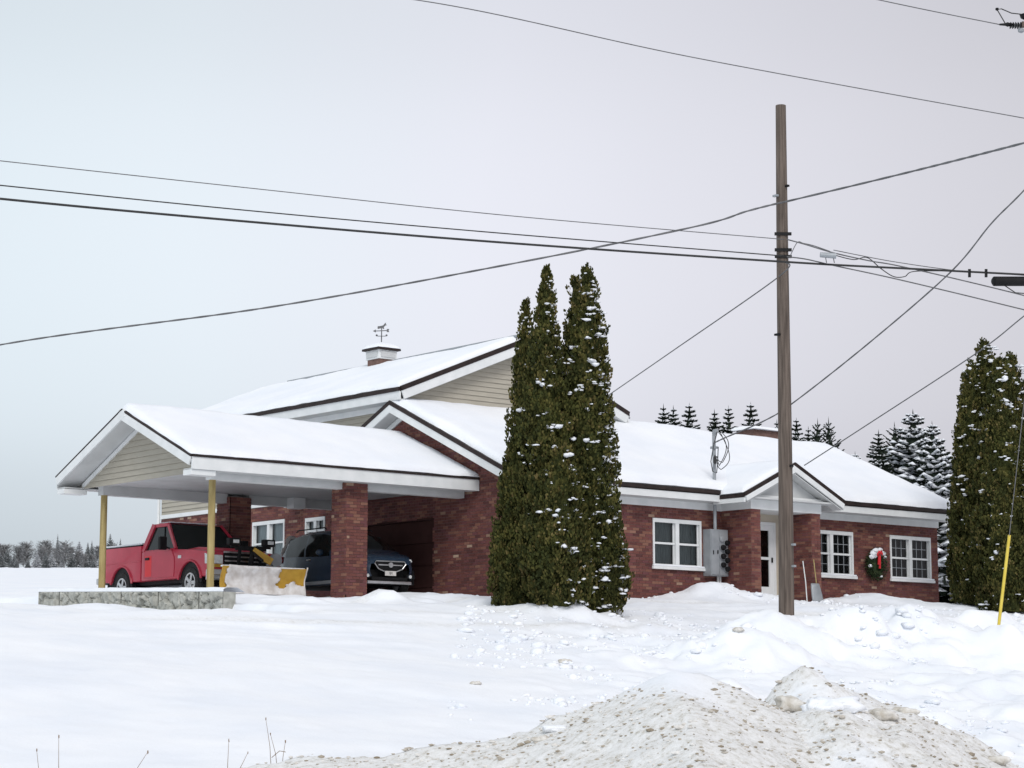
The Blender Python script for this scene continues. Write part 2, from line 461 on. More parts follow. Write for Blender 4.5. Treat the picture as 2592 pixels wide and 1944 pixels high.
def ground_z(X, Y):
    """snow surface; returns height, dirt"""
    X = np.asarray(X, float); Y = np.asarray(Y, float)
    dx = X-CAM[0]; dy = Y-CAM[1]
    s = dx*SY+dy*CY; t = dx*CY-dy*SY
    q = .866*s-.5*t
    z = np.interp(q, [-50, 9, 12, 15, 21.6, 24.5, 28.6, 33, 36.4, 40.7, 43.2, 45, 60], [-3.95, -3.95, -3.94, -3.88, -3.46, -3.14, -2.50, -1.82, -1.22, -.42, -.08, 0, 0])
    z = z + .22*fbm(X*.13, Y*.13, 4, 5)*sstep(10, 16, q)*(1-sstep(43, 46, q))
    # lower ground left of the stone wall and yard edge
    z = z-.62*sstep(-8.36, -8.60, X)*sstep(-4.0, -1.2, Y)*(1-sstep(7.0, 11.0, Y))*(1+.22*fbm(X*.5, Y*.5, 2, 51))*np.interp(X, [-16, -9.5], [.35, 1])
    # drive-through under the carport lies a little lower
    low = np.interp(Y, [-3, -1, 7, 10], [-.22, -.30, -.06, 0.0])*sstep(-2.2, -3.6, X)*(1-sstep(-8.35, -8.9, X))*sstep(-3.5, -1.0, Y)*(1-sstep(9, 12, Y))
    z = z+low
    rise = np.interp(s, [0, 56, 62, 75, 100, 200, 400, 640, 1500, 3000], [0, 0, .12, .7, 2.75, 9.0, 21.2, 33, 55, 60])
    z = z+rise+.9*fbm(X*.012, Y*.012, 3, 9)*sstep(90, 220, s)
    for px, py, sd_, rt, rs in PILES:
        tt = (px-IW/2)/FPX*sd_; zt = CAM[2]+(1763-py)/FPX*sd_
        g = np.exp(-((t-tt)/rt)**2-((s-sd_)/rs)**2)
        z = z+np.maximum(zt-z, 0)*np.clip(g*1.12+.42*fbm(X*2.0, Y*2.0, 4, 3)*sstep(.03, .3, g), 0, 1.12)
    # rough ploughed snow right of centre
    rough = sstep(-1, 3, t)*sstep(24, 27, s)*(1-sstep(44, 49, s))
    yard = sstep(38, 40.5, q)*(1-sstep(43.5, 46, q))
    lump = np.maximum(fbm(X*.9, Y*.9, 4, 21), -.12)
    lane = sstep(33, 36, q)*(1-sstep(43.0, 44.5, q))*sstep(-9, -5, t)
    al = .5*s+.866*t                       # along the road
    rut = np.abs(fbm(q*1.5+.25*np.sin(al*.35), al*.13, 3, 61))
    z = z+lane*(.16*np.clip(rut-.12, 0, .4)-.05*np.exp(-((q-40.6-.25*np.sin(al*.3))/.22)**2)-.05*np.exp(-((q-42.3-.25*np.sin(al*.3))/.22)**2))
    z = z+rough*(.30*lump+.10*fbm(X*3.1, Y*3.1, 3, 4))
    near = sstep(14, 18, s)*(1-sstep(70, 90, s))
    z = z+near*(.035*fbm(X*.8, Y*.8, 3, 31)+.018*fbm(X*4, Y*4, 2, 33))+yard*.07*fbm(X*1.4, Y*1.4, 4, 12)
    # foreground bank
    dirt = np.zeros_like(z)
    tr_ = sum(np.exp(-((q-c_-.25*np.sin(al*.3))/.20)**2) for c_ in (37.6, 39.1, 40.6, 42.3))*lane*np.clip(.75+1.6*fbm(al*.22, q*.6, 3, 71), 0, 1)
    dirt = np.maximum(dirt, .6*np.clip(tr_, 0, 1))
    nb = fbm(X*1.3, Y*1.3, 4, 40); nf = fbm(X*5, Y*5, 3, 44)
    for ts, zs, s0, k in ((M1t, M1z, M1s, 0), (M2t, M2z, M2s, 1)):
        zc = np.interp(t, ts, zs, left=-9, right=-9)
        ds = s-s0
        m = zc-np.where(ds < 0, -ds*.26, ds*.55)+.10*nb*(1+k)+.045*nf*(1+k)
        h = m-z
        on = sstep(-.05, .12, h)
        z = np.where(h > 0, m, z)
        if k == 0:
            d = on*sstep(.7, -.15, ds+.5*nb)*sstep(-2.08, -2.62, zc-.25*np.maximum(-ds, 0)-.3*nb)
        else:
            d = on*sstep(.5, -.1, ds)*sstep(.1, .5, nb+.55)
        dirt = np.maximum(dirt*(1-.6*on), d)
    return z, dirt


def gz(x, y):
    return float(ground_z(np.array([x]), np.array([y]))[0][0])


def axis_coords(lo, hi, step, far, grow):
    c = list(np.arange(lo, hi+1e-6, step))
    d = step; v = hi
    while v < far: d *= grow; v += d; c.append(v)
    d = step; v = lo; pre = []
    while v > -far: d *= grow; v -= d; pre.append(v)
    return np.array(pre[::-1]+c)


def make_ground():
    S = axis_coords(17.0, 60.0, .11, 2600, 1.16); T = axis_coords(-15.0, 15.0, .11, 2600, 1.16)
    S = S[S > -300]
    gs, gt = np.meshgrid(S, T, indexing='ij')
    X = CAM[0]+gs*SY+gt*CY; Y = CAM[1]+gs*CY-gt*SY
    Z, D = ground_z(X.ravel(), Y.ravel())
    n, m = gs.shape
    V = np.stack([X.ravel(), Y.ravel(), Z], 1)
    idx = np.arange(n*m).reshape(n, m)
    Fq = np.stack([idx[:-1, :-1], idx[:-1, 1:], idx[1:, 1:], idx[1:, :-1]], -1).reshape(-1, 4)[:, ::-1]
    me = bpy.data.meshes.new('snow_ground')
    me.vertices.add(len(V)); me.vertices.foreach_set('co', V.ravel().astype(np.float32))
    me.loops.add(Fq.size); me.loops.foreach_set('vertex_index', Fq.ravel().astype(np.int32))
    me.polygons.add(len(Fq)); me.polygons.foreach_set('loop_start', (np.arange(len(Fq))*4).astype(np.int32))
    me.update(calc_edges=True)
    a = me.attributes.new('dirt', 'FLOAT', 'POINT'); a.data.foreach_set('value', D.astype(np.float32))
    if me.polygons[0].normal.z < 0:
        me.flip_normals()
    o = link('snow_ground', me, m_ground, None, 5)
    tag(o, 'snow covered ground rising from the roadside to the yard and field', 'ground', kind='structure')
    return o


make_ground()

# ------------------------------------------------------------------ brick walls
BL, BH, BT = .2, .062, .010      # brick face length, height, mortar joint
_bm = MB(); _bm.box(0, BL, -.012, .0, 0, BH); BRICK_ME = _bm.mesh('brick'); BRICK_ME.materials.append(m_brick1)


def brick_face(name, parent, P0, ang, width, height, holes=(), top=None, singles=0, single_from=0.0, z0=-.35):
    """brick wall face. local u runs along ang, local outward normal is -v. P0 is the left base corner.
    holes: (u0,u1,z0,z1). top(u) limits height. Returns the wall part."""
    rot = Matrix.Rotation(ang, 4, 'Z')
    bk = MB()
    us = sorted({0, width, *[h[0] for h in holes], *[h[1] for h in holes]} | ({width/2} if top else set()))
    tf = top or (lambda u: height)
    for a, b in zip(us[:-1], us[1:]):
        mid = (a+b)/2
        hs = sorted([(h[2], h[3]) for h in holes if h[0] < mid < h[1]])
        z = z0
        for h0, h1 in hs:
            bk.quad((a, 0, z), (b, 0, z), (b, 0, h0), (a, 0, h0)); z = h1
        bk.quad((a, 0, z), (b, 0, z), (b, 0, tf(b)), (a, 0, tf(a)))
    for h in holes:      # reveals
        u0, u1, a0, a1 = h; dpt = .11
        bk.quad((u0, 0, a0), (u0, dpt, a0), (u0, dpt, a1), (u0, 0, a1)); bk.quad((u1, 0, a0), (u1, dpt, a0), (u1, dpt, a1), (u1, 0, a1))
        bk.quad((u0, 0, a1), (u1, 0, a1), (u1, dpt, a1), (u0, dpt, a1)); bk.quad((u0, 0, a0), (u1, 0, a0), (u1, dpt, a0), (u0, dpt, a0))
    wall = bk.build(name, m_mortar, parent, fix=False)
    wall.matrix_basis = Matrix.Translation(Vector(P0)) @ rot
    st = MB(); n1 = 0
    rr = random.Random(hash(name) % 1000 if False else len(name)*7+int(width*10))
    nrow = int((max(height, max(tf(u) for u in us))-z0)/(BH+BT))
    for r in range(nrow):
        z = z0+r*(BH+BT); off = (r % 2)*(BL+BT)/2
        u = -off
        while u < width:
            a = max(u, 0); b = min(u+BL, width)
            if b-a > .03:
                zt = min(tf(a), tf(b))
                segs = [(a, b)]
                if z+BH > zt: segs = []
                for h in holes:
                    if z+BH > h[2]+.005 and z < h[3]-.005:
                        ns = []
                        for s0, s1 in segs:
                            if s1 <= h[0] or s0 >= h[1]: ns.append((s0, s1))
                            else:
                                if s0 < h[0]-.02: ns.append((s0, h[0]))
                                if s1 > h[1]+.02: ns.append((h[1], s1))
                        segs = ns
                for s0, s1 in segs:
                    d = .008+rr.uniform(0, .006)
                    if n1 < singles and s0 >= single_from and abs(s1-s0-BL) < 1e-4 and z > .05:
                        o = bpy.data.objects.new('brick', BRICK_ME); COL.objects.link(o); o.parent = wall
                        o.location = (s0, 0, z); n1 += 1
                    else:
                        n = len(st.v)
                        st.v += [(s0, -d, z), (s1, -d, z), (s1, -d, z+BH), (s0, -d, z+BH), (s0, 0, z), (s1, 0, z), (s1, 0, z+BH), (s0, 0, z+BH)]
                        for qf in ((0, 1, 2, 3), (1, 5, 6, 2), (4, 0, 3, 7), (3, 2, 6, 7), (4, 5, 1, 0)): st.f.append(tuple(n+i for i in qf))
            u += BL+BT
    if st.v:
        o = st.build('brick_courses', m_brick, wall, fix=False); o['kind'] = 'stuff'
    return wall


def window(parent, P0, ang, w, h, grid=None, curtain=m_curtain, rail=.5, snow=True, name='window'):
    """double sash window; P0 lower left corner of the opening, local u along ang, outward -v"""
    fr = MB(); t = .075; y0, y1 = -.035, .09
    fr.box(0, w, y0, y1, h-t-.02, h); fr.box(0, w, y0, y1, 0, t); fr.box(0, t*.7, y0, y1, t, h-t-.02); fr.box(w-t*.7, w, y0, y1, t, h-t-.02)
    fr.box(w/2-.06, w/2+.06, y0+.005, y1, t, h-t-.02)
    f = fr.build(name, m_white, parent)
    f.matrix_basis = Matrix.Translation(Vector(P0)) @ Matrix.Rotation(ang, 4, 'Z')
    MB().box(-.06, w+.08, -.10, -.036, -.06, .015).build('sill', m_white, f, bevel=.008)
    if snow:
        MB().box(-.05, w+.05, -.098, -.04, .016, .055).build('sill_snow', m_snow, f, bevel=.018)
    for a, b in ((t*.7+.01, w/2-.07), (w/2+.07, w-t*.7-.01)):
        zr = t+(h-2*t-.02)*rail
        sm = MB()
        sm.box(a, b, .0, .045, zr-.025, zr+.025)
        sm.box(a, a+.03, .02, .06, t, zr-.026); sm.box(b-.03, b, .02, .06, t, zr-.026); sm.box(a, a+.03, .03, .07, zr+.026, h-t-.02); sm.box(b-.03, b, .03, .07, zr+.026, h-t-.02)
        sm.build('sash', m_white, f)
        for z0, z1 in ((t, zr-.026), (zr+.026, h-t-.021)):
            MB().quad((a+.03, .05, z0), (b-.03, .05, z0), (b-.03, .05, z1), (a+.03, .05, z1)).build('pane', m_pane, f, fix=False)
            if grid:
                g = MB()
                for i in range(1, grid[0]):
                    u = a+.03+(b-a-.06)*i/grid[0]; g.box(u-.008, u+.008, .040, .049, z0, z1)
                for i in range(1, grid[1]):
                    z = z0+(z1-z0)*i/grid[1]; g.box(a+.03, b-.03, .038, .0475, z-.008, z+.008)
                g.build('muntin', m_galv, f)
        n = 14; c = MB()
        for i in range(n):
            u0 = a+(b-a)*i/n; u1 = a+(b-a)*(i+1)/n; d0 = .13+.02*(i % 2); d1 = .13+.02*((i+1) % 2)
            c.quad((u0, d0, t*.5), (u1, d1, t*.5), (u1, d1, h-t*.4), (u0, d0, h-t*.4))
        c.build('curtain', curtain, f, fix=False)
    return f


# ------------------------------------------------------------------ snow blanket on roofs
def roof_snow(name, parent, x0, x1, y0, y1, hfun, thick, step=.16, over=.05, mask=None, seed=0, taper=.16):
    nx = int((x1-x0+2*over)/step)+1; ny = int((y1-y0+2*over)/step)+1
    xs = np.linspace(x0-over, x1+over, nx); ys = np.linspace(y0-over, y1+over, ny)
    # crowd samples to the edges so that the lip is rounded
    def warp(a):
        k = np.linspace(-1, 1, len(a)); k2 = np.sign(k)*(1-(1-np.abs(k))**1.0)
        return a
    ex = np.array([0, .03, .08]); xs = np.concatenate([xs[0]+ex, xs[1:-1], xs[-1]-ex[::-1]]); ys = np.concatenate([ys[0]+ex, ys[1:-1], ys[-1]-ex[::-1]])
    gx, gy = np.meshgrid(xs, ys, indexing='ij')
    e = np.minimum(np.minimum(gx-xs[0], xs[-1]-gx), np.minimum(gy-ys[0], ys[-1]-gy))
    e = np.maximum(e-np.clip(.10*fbm(gx*1.7, gy*1.7, 3, seed+17), 0, .1)*(step > .11), 0)
    prof = np.sqrt(np.clip(1-(1-np.clip(e/taper, 0, 1))**2, 0, 1))
    base = hfun(np.clip(gx, x0, x1), np.clip(gy, y0, y1))
    top = base+thick*(.12+.88*prof)*(1+.38*fbm(gx*.45, gy*.45, 3, seed))+.022*fbm(gx*2.6, gy*2.6, 3, seed+5)
    n, m = gx.shape
    me = MB()
    me.v = np.stack([gx.ravel(), gy.ravel(), top.ravel()], 1).tolist()
    idx = np.arange(n*m).reshape(n, m)
    for i in range(n-1):
        for j in range(m-1):
            if mask is None or mask((xs[i]+xs[i+1])/2, (ys[j]+ys[j+1])/2):
                me.f.append((idx[i, j], idx[i+1, j], idx[i+1, j+1], idx[i, j+1]))
    ring = [idx[i, 0] for i in range(n)]+[idx[n-1, j] for j in range(1, m)]+[idx[i, m-1] for i in range(n-2, -1, -1)]+[idx[0, j] for j in range(m-2, 0, -1)]
    b0 = len(me.v)
    for r in ring:
        x, y, z = me.v[r]; i, j = divmod(r, m)
        xx = min(max(x, x0+.02), x1-.02); yy = min(max(y, y0+.02), y1-.02)
        me.v.append((xx, yy, float(base[i, j])+.002))
    k = len(ring)
    for i in range(k):
        j = (i+1) % k
        me.f.append((ring[j], ring[i], b0+i, b0+j))
    o = me.build(name, m_snow, parent, smooth=1.2, fix=True)
    return o


# ------------------------------------------------------------------ the brick building
WL, WW, HE, HR, SL = 15.42, 8.84, 2.745, 4.955, .4492     # front wing: length, depth, eave edge, ridge, slope
BX0, BX1, BY0, BY1, BHE, BHR = -.35, 7.45, 4.10, 16.55, 5.29, 6.87   # big wing roof outline
BXR = (BX0+BX1)/2; BSL = (BHR-BHE)/(BXR-BX0)
bld = empty('brick_building', (8, 4, 0))
tag(bld, 'long brick building with snow covered roofs, beige siding gables and white trim', 'building')
INV = Matrix.Translation((-8, -4, 0))


class Kid:
    pass


def adopt(o, parent=None):
    """parent o (built in world coordinates) to the building keeping its place"""
    o.parent = parent or bld
    o.matrix_parent_inverse = (parent or bld).matrix_world.inverted() if parent else INV
    return o


def B(mb, name, mat, **k):
    return adopt(mb.build(name, mat, None, **k))


# -- front wall (faces -Y)
PX0, PX1, PY = 6.87, 9.43, -1.05           # entrance porch outer faces
winA = (4.44, 6.12, .80, 2.005); winB = (10.15, 11.86, .80, 2.005); winC = (13.38, 15.10, .80, 2.005)
door_o = (7.74, 8.72, 0.02, 2.06)
SING = 300
holder = []


def bwall(*a, **k):
    w = brick_face(*a, **k)
    w.parent = bld; w.matrix_parent_inverse = INV
    return w


front = bwall('front_wall', None, (0, 0, 0), 0, WL, 2.5, holes=[winA, door_o, winB, winC], singles=300, single_from=3.35)
TSL = (HR-HE)/(WW/2+.5)
gtop = lambda u: 2.62+TSL*(min(u, WW-u))+.0
# gable wall faces -X : u runs along -Y (ang = -90deg) starting at Y=WW
gdoor = (WW-6.05, WW-3.16, -.3, 1.93); swin = (WW-8.72, WW-7.80, 1.62, 2.30)
gable = bwall('gable_wall', None, (0, WW, 0), -math.pi/2, WW, 2.5, holes=[gdoor, swin], top=gtop)
lowwin = (16.4-11.45, 16.4-9.86, 1.16, 2.36)
lwall = bwall('rear_wing_wall', None, (.1, 16.4, 0), -math.pi/2, 16.4-WW, 2.80, holes=[lowwin])
gend = bwall('end_wall', None, (WL, 0, 0), math.pi/2, WW, 2.5, top=gtop)


def bwin(P0, ang, w, h, **k):
    f = window(None, P0, ang, w, h, **k); f.parent = bld; f.matrix_parent_inverse = INV; return f


wa = bwin((winA[0], 0, winA[2]), 0, winA[1]-winA[0], winA[3]-winA[2], snow=True)
wa['label'] = 'white double window with grey curtains beside the meter bank'
wb = bwin((winB[0], 0, winB[2]), 0, winB[1]-winB[0], winB[3]-winB[2], grid=(3, 2), curtain=m_dark)
wc = bwin((winC[0], 0, winC[2]), 0, winC[1]-winC[0], winC[3]-winC[2], grid=(3, 2), curtain=m_dark)
wl = bwin((.1, 11.45, 1.16), -math.pi/2, 1.59, 1.20, curtain=m_curtainw, snow=False)
ws = bwin((0, 8.72, 1.62), -math.pi/2, .92, .68, curtain=m_curtainw, snow=False)
# rooms behind the panes
B(MB().box(.3, WL-.3, .30, .34, .2, 2.5), 'inner_wall', m_dark)
B(MB().box(.32, .36, .5, 16.2, .2, 2.7), 'inner_wall', m_dark)
# garage door in the gable wall: four dark sections in a shallow recess
gd = B(MB().box(.09, .13, 3.16, 6.05, -.3, 1.93), 'garage_door', m_door)
for i in range(4):
    o = MB().box(.06, .092, 3.20, 6.01, -.28+i*.55, -.28+i*.55+.535).build('door_panel', m_door, None, bevel=.006)
    o.parent = gd; o.matrix_parent_inverse = gd.matrix_world.inverted() if False else Matrix.Identity(4); o.matrix_parent_inverse = Matrix.Identity(4)
B(MB().box(-.012, .06, 3.11, 3.16, -.3, 1.97), 'door_trim', m_door)
B(MB().box(-.012, .06, 3.16, 6.05, 1.93, 1.98), 'door_trim', m_door)

# -- front wing roof
def h_front(x, y):
    return np.minimum(HE+TSL*(y+.5), HE+TSL*(WW+.5-y))


def slab(mb, pts, th):
    """thin roof slab from top polygon"""
    n = len(mb.v); k = len(pts)
    mb.v += [tuple(p) for p in pts]+[(p[0], p[1], p[2]-th) for p in pts]
    mb.f.append(tuple(range(n, n+k))); mb.f.append(tuple(range(n+k, n+2*k))[::-1])
    for i in range(k):
        j = (i+1) % k; mb.f.append((n+i, n+k+i, n+k+j, n+j))
    return mb


X0, X1 = -.4, WL+.45
r1 = MB()
slab(r1, [(X0, -.5, HE), (X1, -.5, HE), (X1, WW/2, HR), (X0, WW/2, HR)], .10)
slab(r1, [(X0, WW/2, HR), (X1, WW/2, HR), (X1, WW+.5, HE), (X0, WW+.5, HE)], .10)
roof1 = B(r1, 'front_roof', m_brown)
sn = roof_snow('roof_snow', None, X0+.07, X1-.05, -.47, WW+.4, lambda x, y: h_front(x, y), .20, seed=3)
sn.parent = roof1; sn['kind'] = 'stuff'
# eave: gutter edge, fascia, frieze on the front
for nm, mb, mt in (
    ('drip_edge', MB().box(X0, 6.30, -.56, -.502, HE-.075, HE+.012), m_brown),
    ('drip_edge', MB().box(10.05, X1, -.56, -.502, HE-.075, HE+.012), m_brown),
    ('fascia', MB().box(X0, X1, -.52, -.47, HE-.27, HE-.103), m_white),
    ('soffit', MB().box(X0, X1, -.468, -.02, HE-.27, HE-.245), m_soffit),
    ('frieze_board', MB().box(-.03, WL+.03, -.045, -.014, HE-.45, HE-.271), m_white),
): B(mb, nm, mt)
# gable rakes at the left end (X0) and right end (X1)
for xx, sgn in ((X0, -1), (X1, 1)):
    for y_e, y_r in ((-.5, WW/2), (WW+.5, WW/2)):
        d = Vector((0, y_r-y_e, HR-HE)).normalized()
        nrm = Vector((0, -d.z, d.y)) if y_e < 0 else Vector((0, d.z*-1, d.y))
        a = Vector((xx+sgn*.03, y_e, HE)); b = Vector((xx+sgn*.03, y_r, HR))
        up = Vector((1, 0, 0)).cross(d); up = up if up.z > 0 else -up
        if y_e > 0: a = a+d*.28+Vector((.004*sgn, 0, 0)); b = b+Vector((.004*sgn, 0, 0))
        B(MB().bar(a-up*.02, b-up*.02+d*.02, .05, .10, up), 'rake_edge', m_brown)
        B(MB().bar(a-up*.16-Vector((sgn*.008, 0, 0)), b-up*.16-Vector((sgn*.008, 0, 0))+d*.09, .04, .18, up), 'rake_board', m_white)
        B(MB().bar(a-up*.245-Vector((sgn*.20, 0, 0)), b-up*.245-Vector((sgn*.20, 0, 0)), .37, .025, up), 'rake_soffit', m_soffit)
        w = -.028 if sgn < 0 else WL+.028
        B(MB().bar(Vector((w, y_e, HE))-up*.33+d*(.6 if y_e > 0 else .3), Vector((w, y_r, HR))-up*.33, .03, .13, up), 'rake_frieze', m_white)

# -- big rear wing
def siding(parent_name, axis, c, u0, u1, zlo, zhi, out, ufun=None, exp=.135):
    """clapboards, one object each. axis 'x': wall plane Y=c facing -Y (out=-1); axis 'y': plane X=c facing -X"""
    n = int((zhi-zlo)/exp)
    bk = MB()
    if ufun:
        zz = [zlo+(zhi-zlo)*i/24 for i in range(25)]
        L_ = [(ufun(z)[0], z) for z in zz]; R_ = [(ufun(z)[1], z) for z in zz]
        pts = L_+R_[::-1]
    else:
        pts = [(u0, zlo), (u1, zlo), (u1, zhi), (u0, zhi)]
    bk.poly([(u, c, z) if axis == 'x' else (c, u, z) for u, z in pts])
    w = bk.build(parent_name, m_siding, None, fix=False)
    for i in range(n+1):
        z = zlo+i*exp; z1 = min(z+exp-.004, zhi)
        if z1-z < .03: continue
        a0, b0 = (ufun(z) if ufun else (u0, u1)); a1, b1 = (ufun(z1) if ufun else (u0, u1))
        if b0-a0 < .05: continue
        if b1 < a1: a1 = b1 = (a1+b1)/2
        t0, t1 = .030, .006
        mb = MB()
        P = (lambda u, o, zz_: (u, c+out*o, zz_)) if axis == 'x' else (lambda u, o, zz_: (c+out*o, u, zz_))
        mb.v = [P(a0, t0, z), P(b0, t0, z), P(b1, t1, z1), P(a1, t1, z1), P(a0, 0.001, z), P(b0, 0.001, z), P(b1, 0.001, z1), P(a1, 0.001, z1)]
        mb.f = [(0, 1, 2, 3), (4, 7, 6, 5), (0, 4, 5, 1), (1, 5, 6, 2), (3, 2, 6, 7), (0, 3, 7, 4)]
        o = mb.build('siding_board', m_siding, None); o.parent = w
    return w


gw0 = BX0+.45; gw1 = BX1-.45; gyw = BY0+.32
def bigu(z):
    k = (z-(BHE-.12))/BSL
    return (max(gw0, gw0-.45+k), min(gw1, gw1+.45-k))


adopt(siding('gable_siding', 'x', gyw, gw0, gw1, 4.45, BHR-.16, -1, bigu, .13))
adopt(siding('side_siding', 'y', .12, WW-4.4, 16.4, 2.84, BHE-.05, -1, None, .13))
B(MB().box(.13, .16, 16.4, 16.5, -.4, BHE), 'corner_board', m_white)
B(MB().box(.04, .125, WW+.02, 16.4, 2.76, 2.87), 'siding_trim', m_white)
B(MB().box(-.40, .03, WW-.02, WW+.36, 2.60, 2.76), 'eave_return', m_white)
B(MB().poly([(gw1, gyw, 2), (gw1, 16.4, 2), (gw1, 16.4, BHE), (gw1, gyw, BHE)]), 'side_wall', m_siding, fix=False)
B(MB().poly([(gw0, 16.4, -.4), (gw1, 16.4, -.4), (gw1, 16.4, BHE), (BXR, 16.4, BHR-.1), (gw0, 16.4, BHE)]), 'rear_wall', m_siding, fix=False)
# downspout on the far corner
B(MB().tube([(-.25, 16.45, BHE-.25), (-.25, 16.45, BHE-.4), (.03, 16.47, BHE-.8), (.03, 16.47, .1)], .045, 6), 'downspout', m_white)
r2 = MB()
slab(r2, [(BX0, BY0, BHE), (BXR, BY0, BHR), (BXR, BY1, BHR), (BX0, BY1, BHE)][::-1], .10)
slab(r2, [(BX1, BY0, BHE), (BX1, BY1, BHE), (BXR, BY1, BHR), (BXR, BY0, BHR)][::-1], .10)
roof2 = B(r2, 'rear_wing_roof', m_brown)
h_big = lambda x, y: np.minimum(BHE+BSL*(x-BX0), BHE+BSL*(BX1-x))
sn = roof_snow('roof_snow', None, BX0+.05, BX1-.05, BY0+.08, BY1-.05, h_big, .17, seed=8)
sn.parent = roof2; sn['kind'] = 'stuff'
for xe, sg in ((BX0, -1), (BX1, 1)):
    B(MB().box(*sorted((xe+sg*.05, xe+sg*.002)), BY0, BY1, BHE-.08, BHE+.02), 'gutter', m_brown)
    B(MB().box(*sorted((xe+sg*.02, xe-sg*.03)), BY0, BY1, BHE-.30, BHE-.082), 'fascia', m_white)
    B(MB().box(*sorted((xe-sg*.032, xe-sg*.44)), BY0+.03, BY1, BHE-.30, BHE-.275), 'soffit', m_soffit)
    B(MB().box(*sorted((xe-sg*.40, xe-sg*.435)), gyw, 16.4, BHE-.45, BHE-.301), 'frieze_board', m_white)
    d = Vector((BXR-xe, 0, BHR-BHE)).normalized(); up = Vector((-d.z*(1 if d.x > 0 else -1), 0, abs(d.x)))
    for yy, sy in ((BY0, -1), (BY1, 1)):
        a = Vector((xe, yy+sy*(.03+(.004 if sg > 0 else 0)), BHE)); b = Vector((BXR, yy+sy*(.03+(.004 if sg > 0 else 0)), BHR))
        B(MB().bar(a-up*.02, b-up*.02+d*.03, .05, .12, up), 'rake_edge', m_brown)
        B(MB().bar(a-up*.19-Vector((0, sy*.008, 0)), b-up*.19-Vector((0, sy*.008, 0))+d*.1, .04, .22, up), 'rake_board', m_white)
        B(MB().bar(a-up*.30-Vector((0, sy*.16, 0)), b-up*.30-Vector((0, sy*.16, 0)), .28, .025, up), 'rake_soffit', m_soffit)
# ridge cap poking out of the snow
B(MB().bar((BXR, BY0+.05, BHR+.165), (BXR, 9.6, BHR+.155), .10, .05), 'ridge_cap', m_galv)
B(MB().bar((BXR, 10.9, BHR+.155), (BXR, 15.0, BHR+.155), .10, .05), 'ridge_cap', m_galv)

# -- cupola with weathervane
cx, cy_, cz = BXR, 10.25, BHR
cup = B(MB().box(cx-.28, cx+.28, cy_-.28, cy_+.28, cz-.45, cz+.24), 'cupola', m_concrete)


def K(o, p):
    o.parent = p; o.matrix_parent_inverse = Matrix.Identity(4); return o


K(MB().box(cx-.32, cx+.32, cy_-.32, cy_+.32, cz+.24, cz+.50).build('cupola_top', m_white, None, bevel=.012), cup)
for sx in (-1, 1):
    K(MB().box(cx+sx*.335-.01, cx+sx*.335+.01, cy_-.25, cy_+.25, cz+.29, cz+.45).build('louvre', m_soffit, None), cup)
    K(MB().box(cx-.25, cx+.25, cy_+sx*.335-.01, cy_+sx*.335+.01, cz+.29, cz+.45).build('louvre', m_soffit, None), cup)
rf = MB(); hh = .40
rf.v = [(cx-hh, cy_-hh, cz+.50), (cx+hh, cy_-hh, cz+.50), (cx+hh, cy_+hh, cz+.50), (cx-hh, cy_+hh, cz+.50), (cx-hh, cy_-hh, cz+.55), (cx+hh, cy_-hh, cz+.55), (cx+hh, cy_+hh, cz+.55), (cx-hh, cy_+hh, cz+.55), (cx, cy_, cz+.68)]
rf.f = [(3, 2, 1, 0), (0, 1, 5, 4), (1, 2, 6, 5), (2, 3, 7, 6), (3, 0, 4, 7), (4, 5, 8), (5, 6, 8), (6, 7, 8), (7, 4, 8)]
K(rf.build('cupola_roof', m_brown, None), cup)
h_c = lambda x, y: cz+.556+.125*(1-np.maximum(np.abs(x-cx), np.abs(y-cy_))/hh)
sn = roof_snow('snow_cap', None, cx-hh, cx+hh, cy_-hh, cy_+hh, h_c, .10, step=.07, over=.0, seed=2, taper=.2); K(sn, cup)
vz = cz+.72; VS = .74
lx, ly = .77, -.638
P = lambda u, z: (cx+lx*u*VS, cy_+ly*u*VS, vz+z*VS)
wv = MB()
wv.tube([(cx, cy_, vz-.1), (cx, cy_, vz+.66*VS)], .016, 6)
wv.tube([P(-.24, .50), P(.24, .52)], .014, 6)
wv.tube([P(-.16, .30), P(.16, .30)], .011, 6); wv.tube([(cx-ly*.16*VS, cy_+lx*.16*VS, vz+.30*VS), (cx+ly*.16*VS, cy_-lx*.16*VS, vz+.30*VS)], .011, 6)
for u in (-.19, .19): wv.blob(P(u, .33), .035, seed=3)
def flat(pts):
    n = len(wv.v); k = len(pts)
    for dd in (-.012, .012):
        wv.v.extend((cx+lx*u*VS-ly*dd, cy_+ly*u*VS+lx*dd, vz+z*VS) for u, z in pts)
    wv.f.extend([tuple(range(n, n+k)), tuple(range(n+k, n+2*k))[::-1]]+[(n+i, n+(i+1) % k, n+k+(i+1) % k, n+k+i) for i in range(k)])


flat([(-.34, .50), (-.22, .56), (-.22, .44)]); flat([(.20, .46), (.30, .46), (.27, .52), (.30, .58), (.20, .58)])
# animal figure above the arrow
flat([(-.16, .60), (-.12, .58), (-.08, .60), (.04, .61), (.06, .58), (.10, .58), (.09, .66), (.15, .72), (.20, .73), (.16, .78), (.17, .83), (.12, .80), (.06, .72), (-.08, .69), (-.15, .69)])
K(wv.build('weathervane', m_wire, None), cup)
# low chimney behind the front ridge
ch = B(MB().box(13.6, 14.95, 5.3, 6.0, 4.2, 5.46), 'chimney', m_concrete)
K(roof_snow('snow_cap', None, 13.52, 15.03, 5.22, 6.08, lambda x, y: 5.46+0*x, .16, step=.1, seed=6, taper=.3), ch)

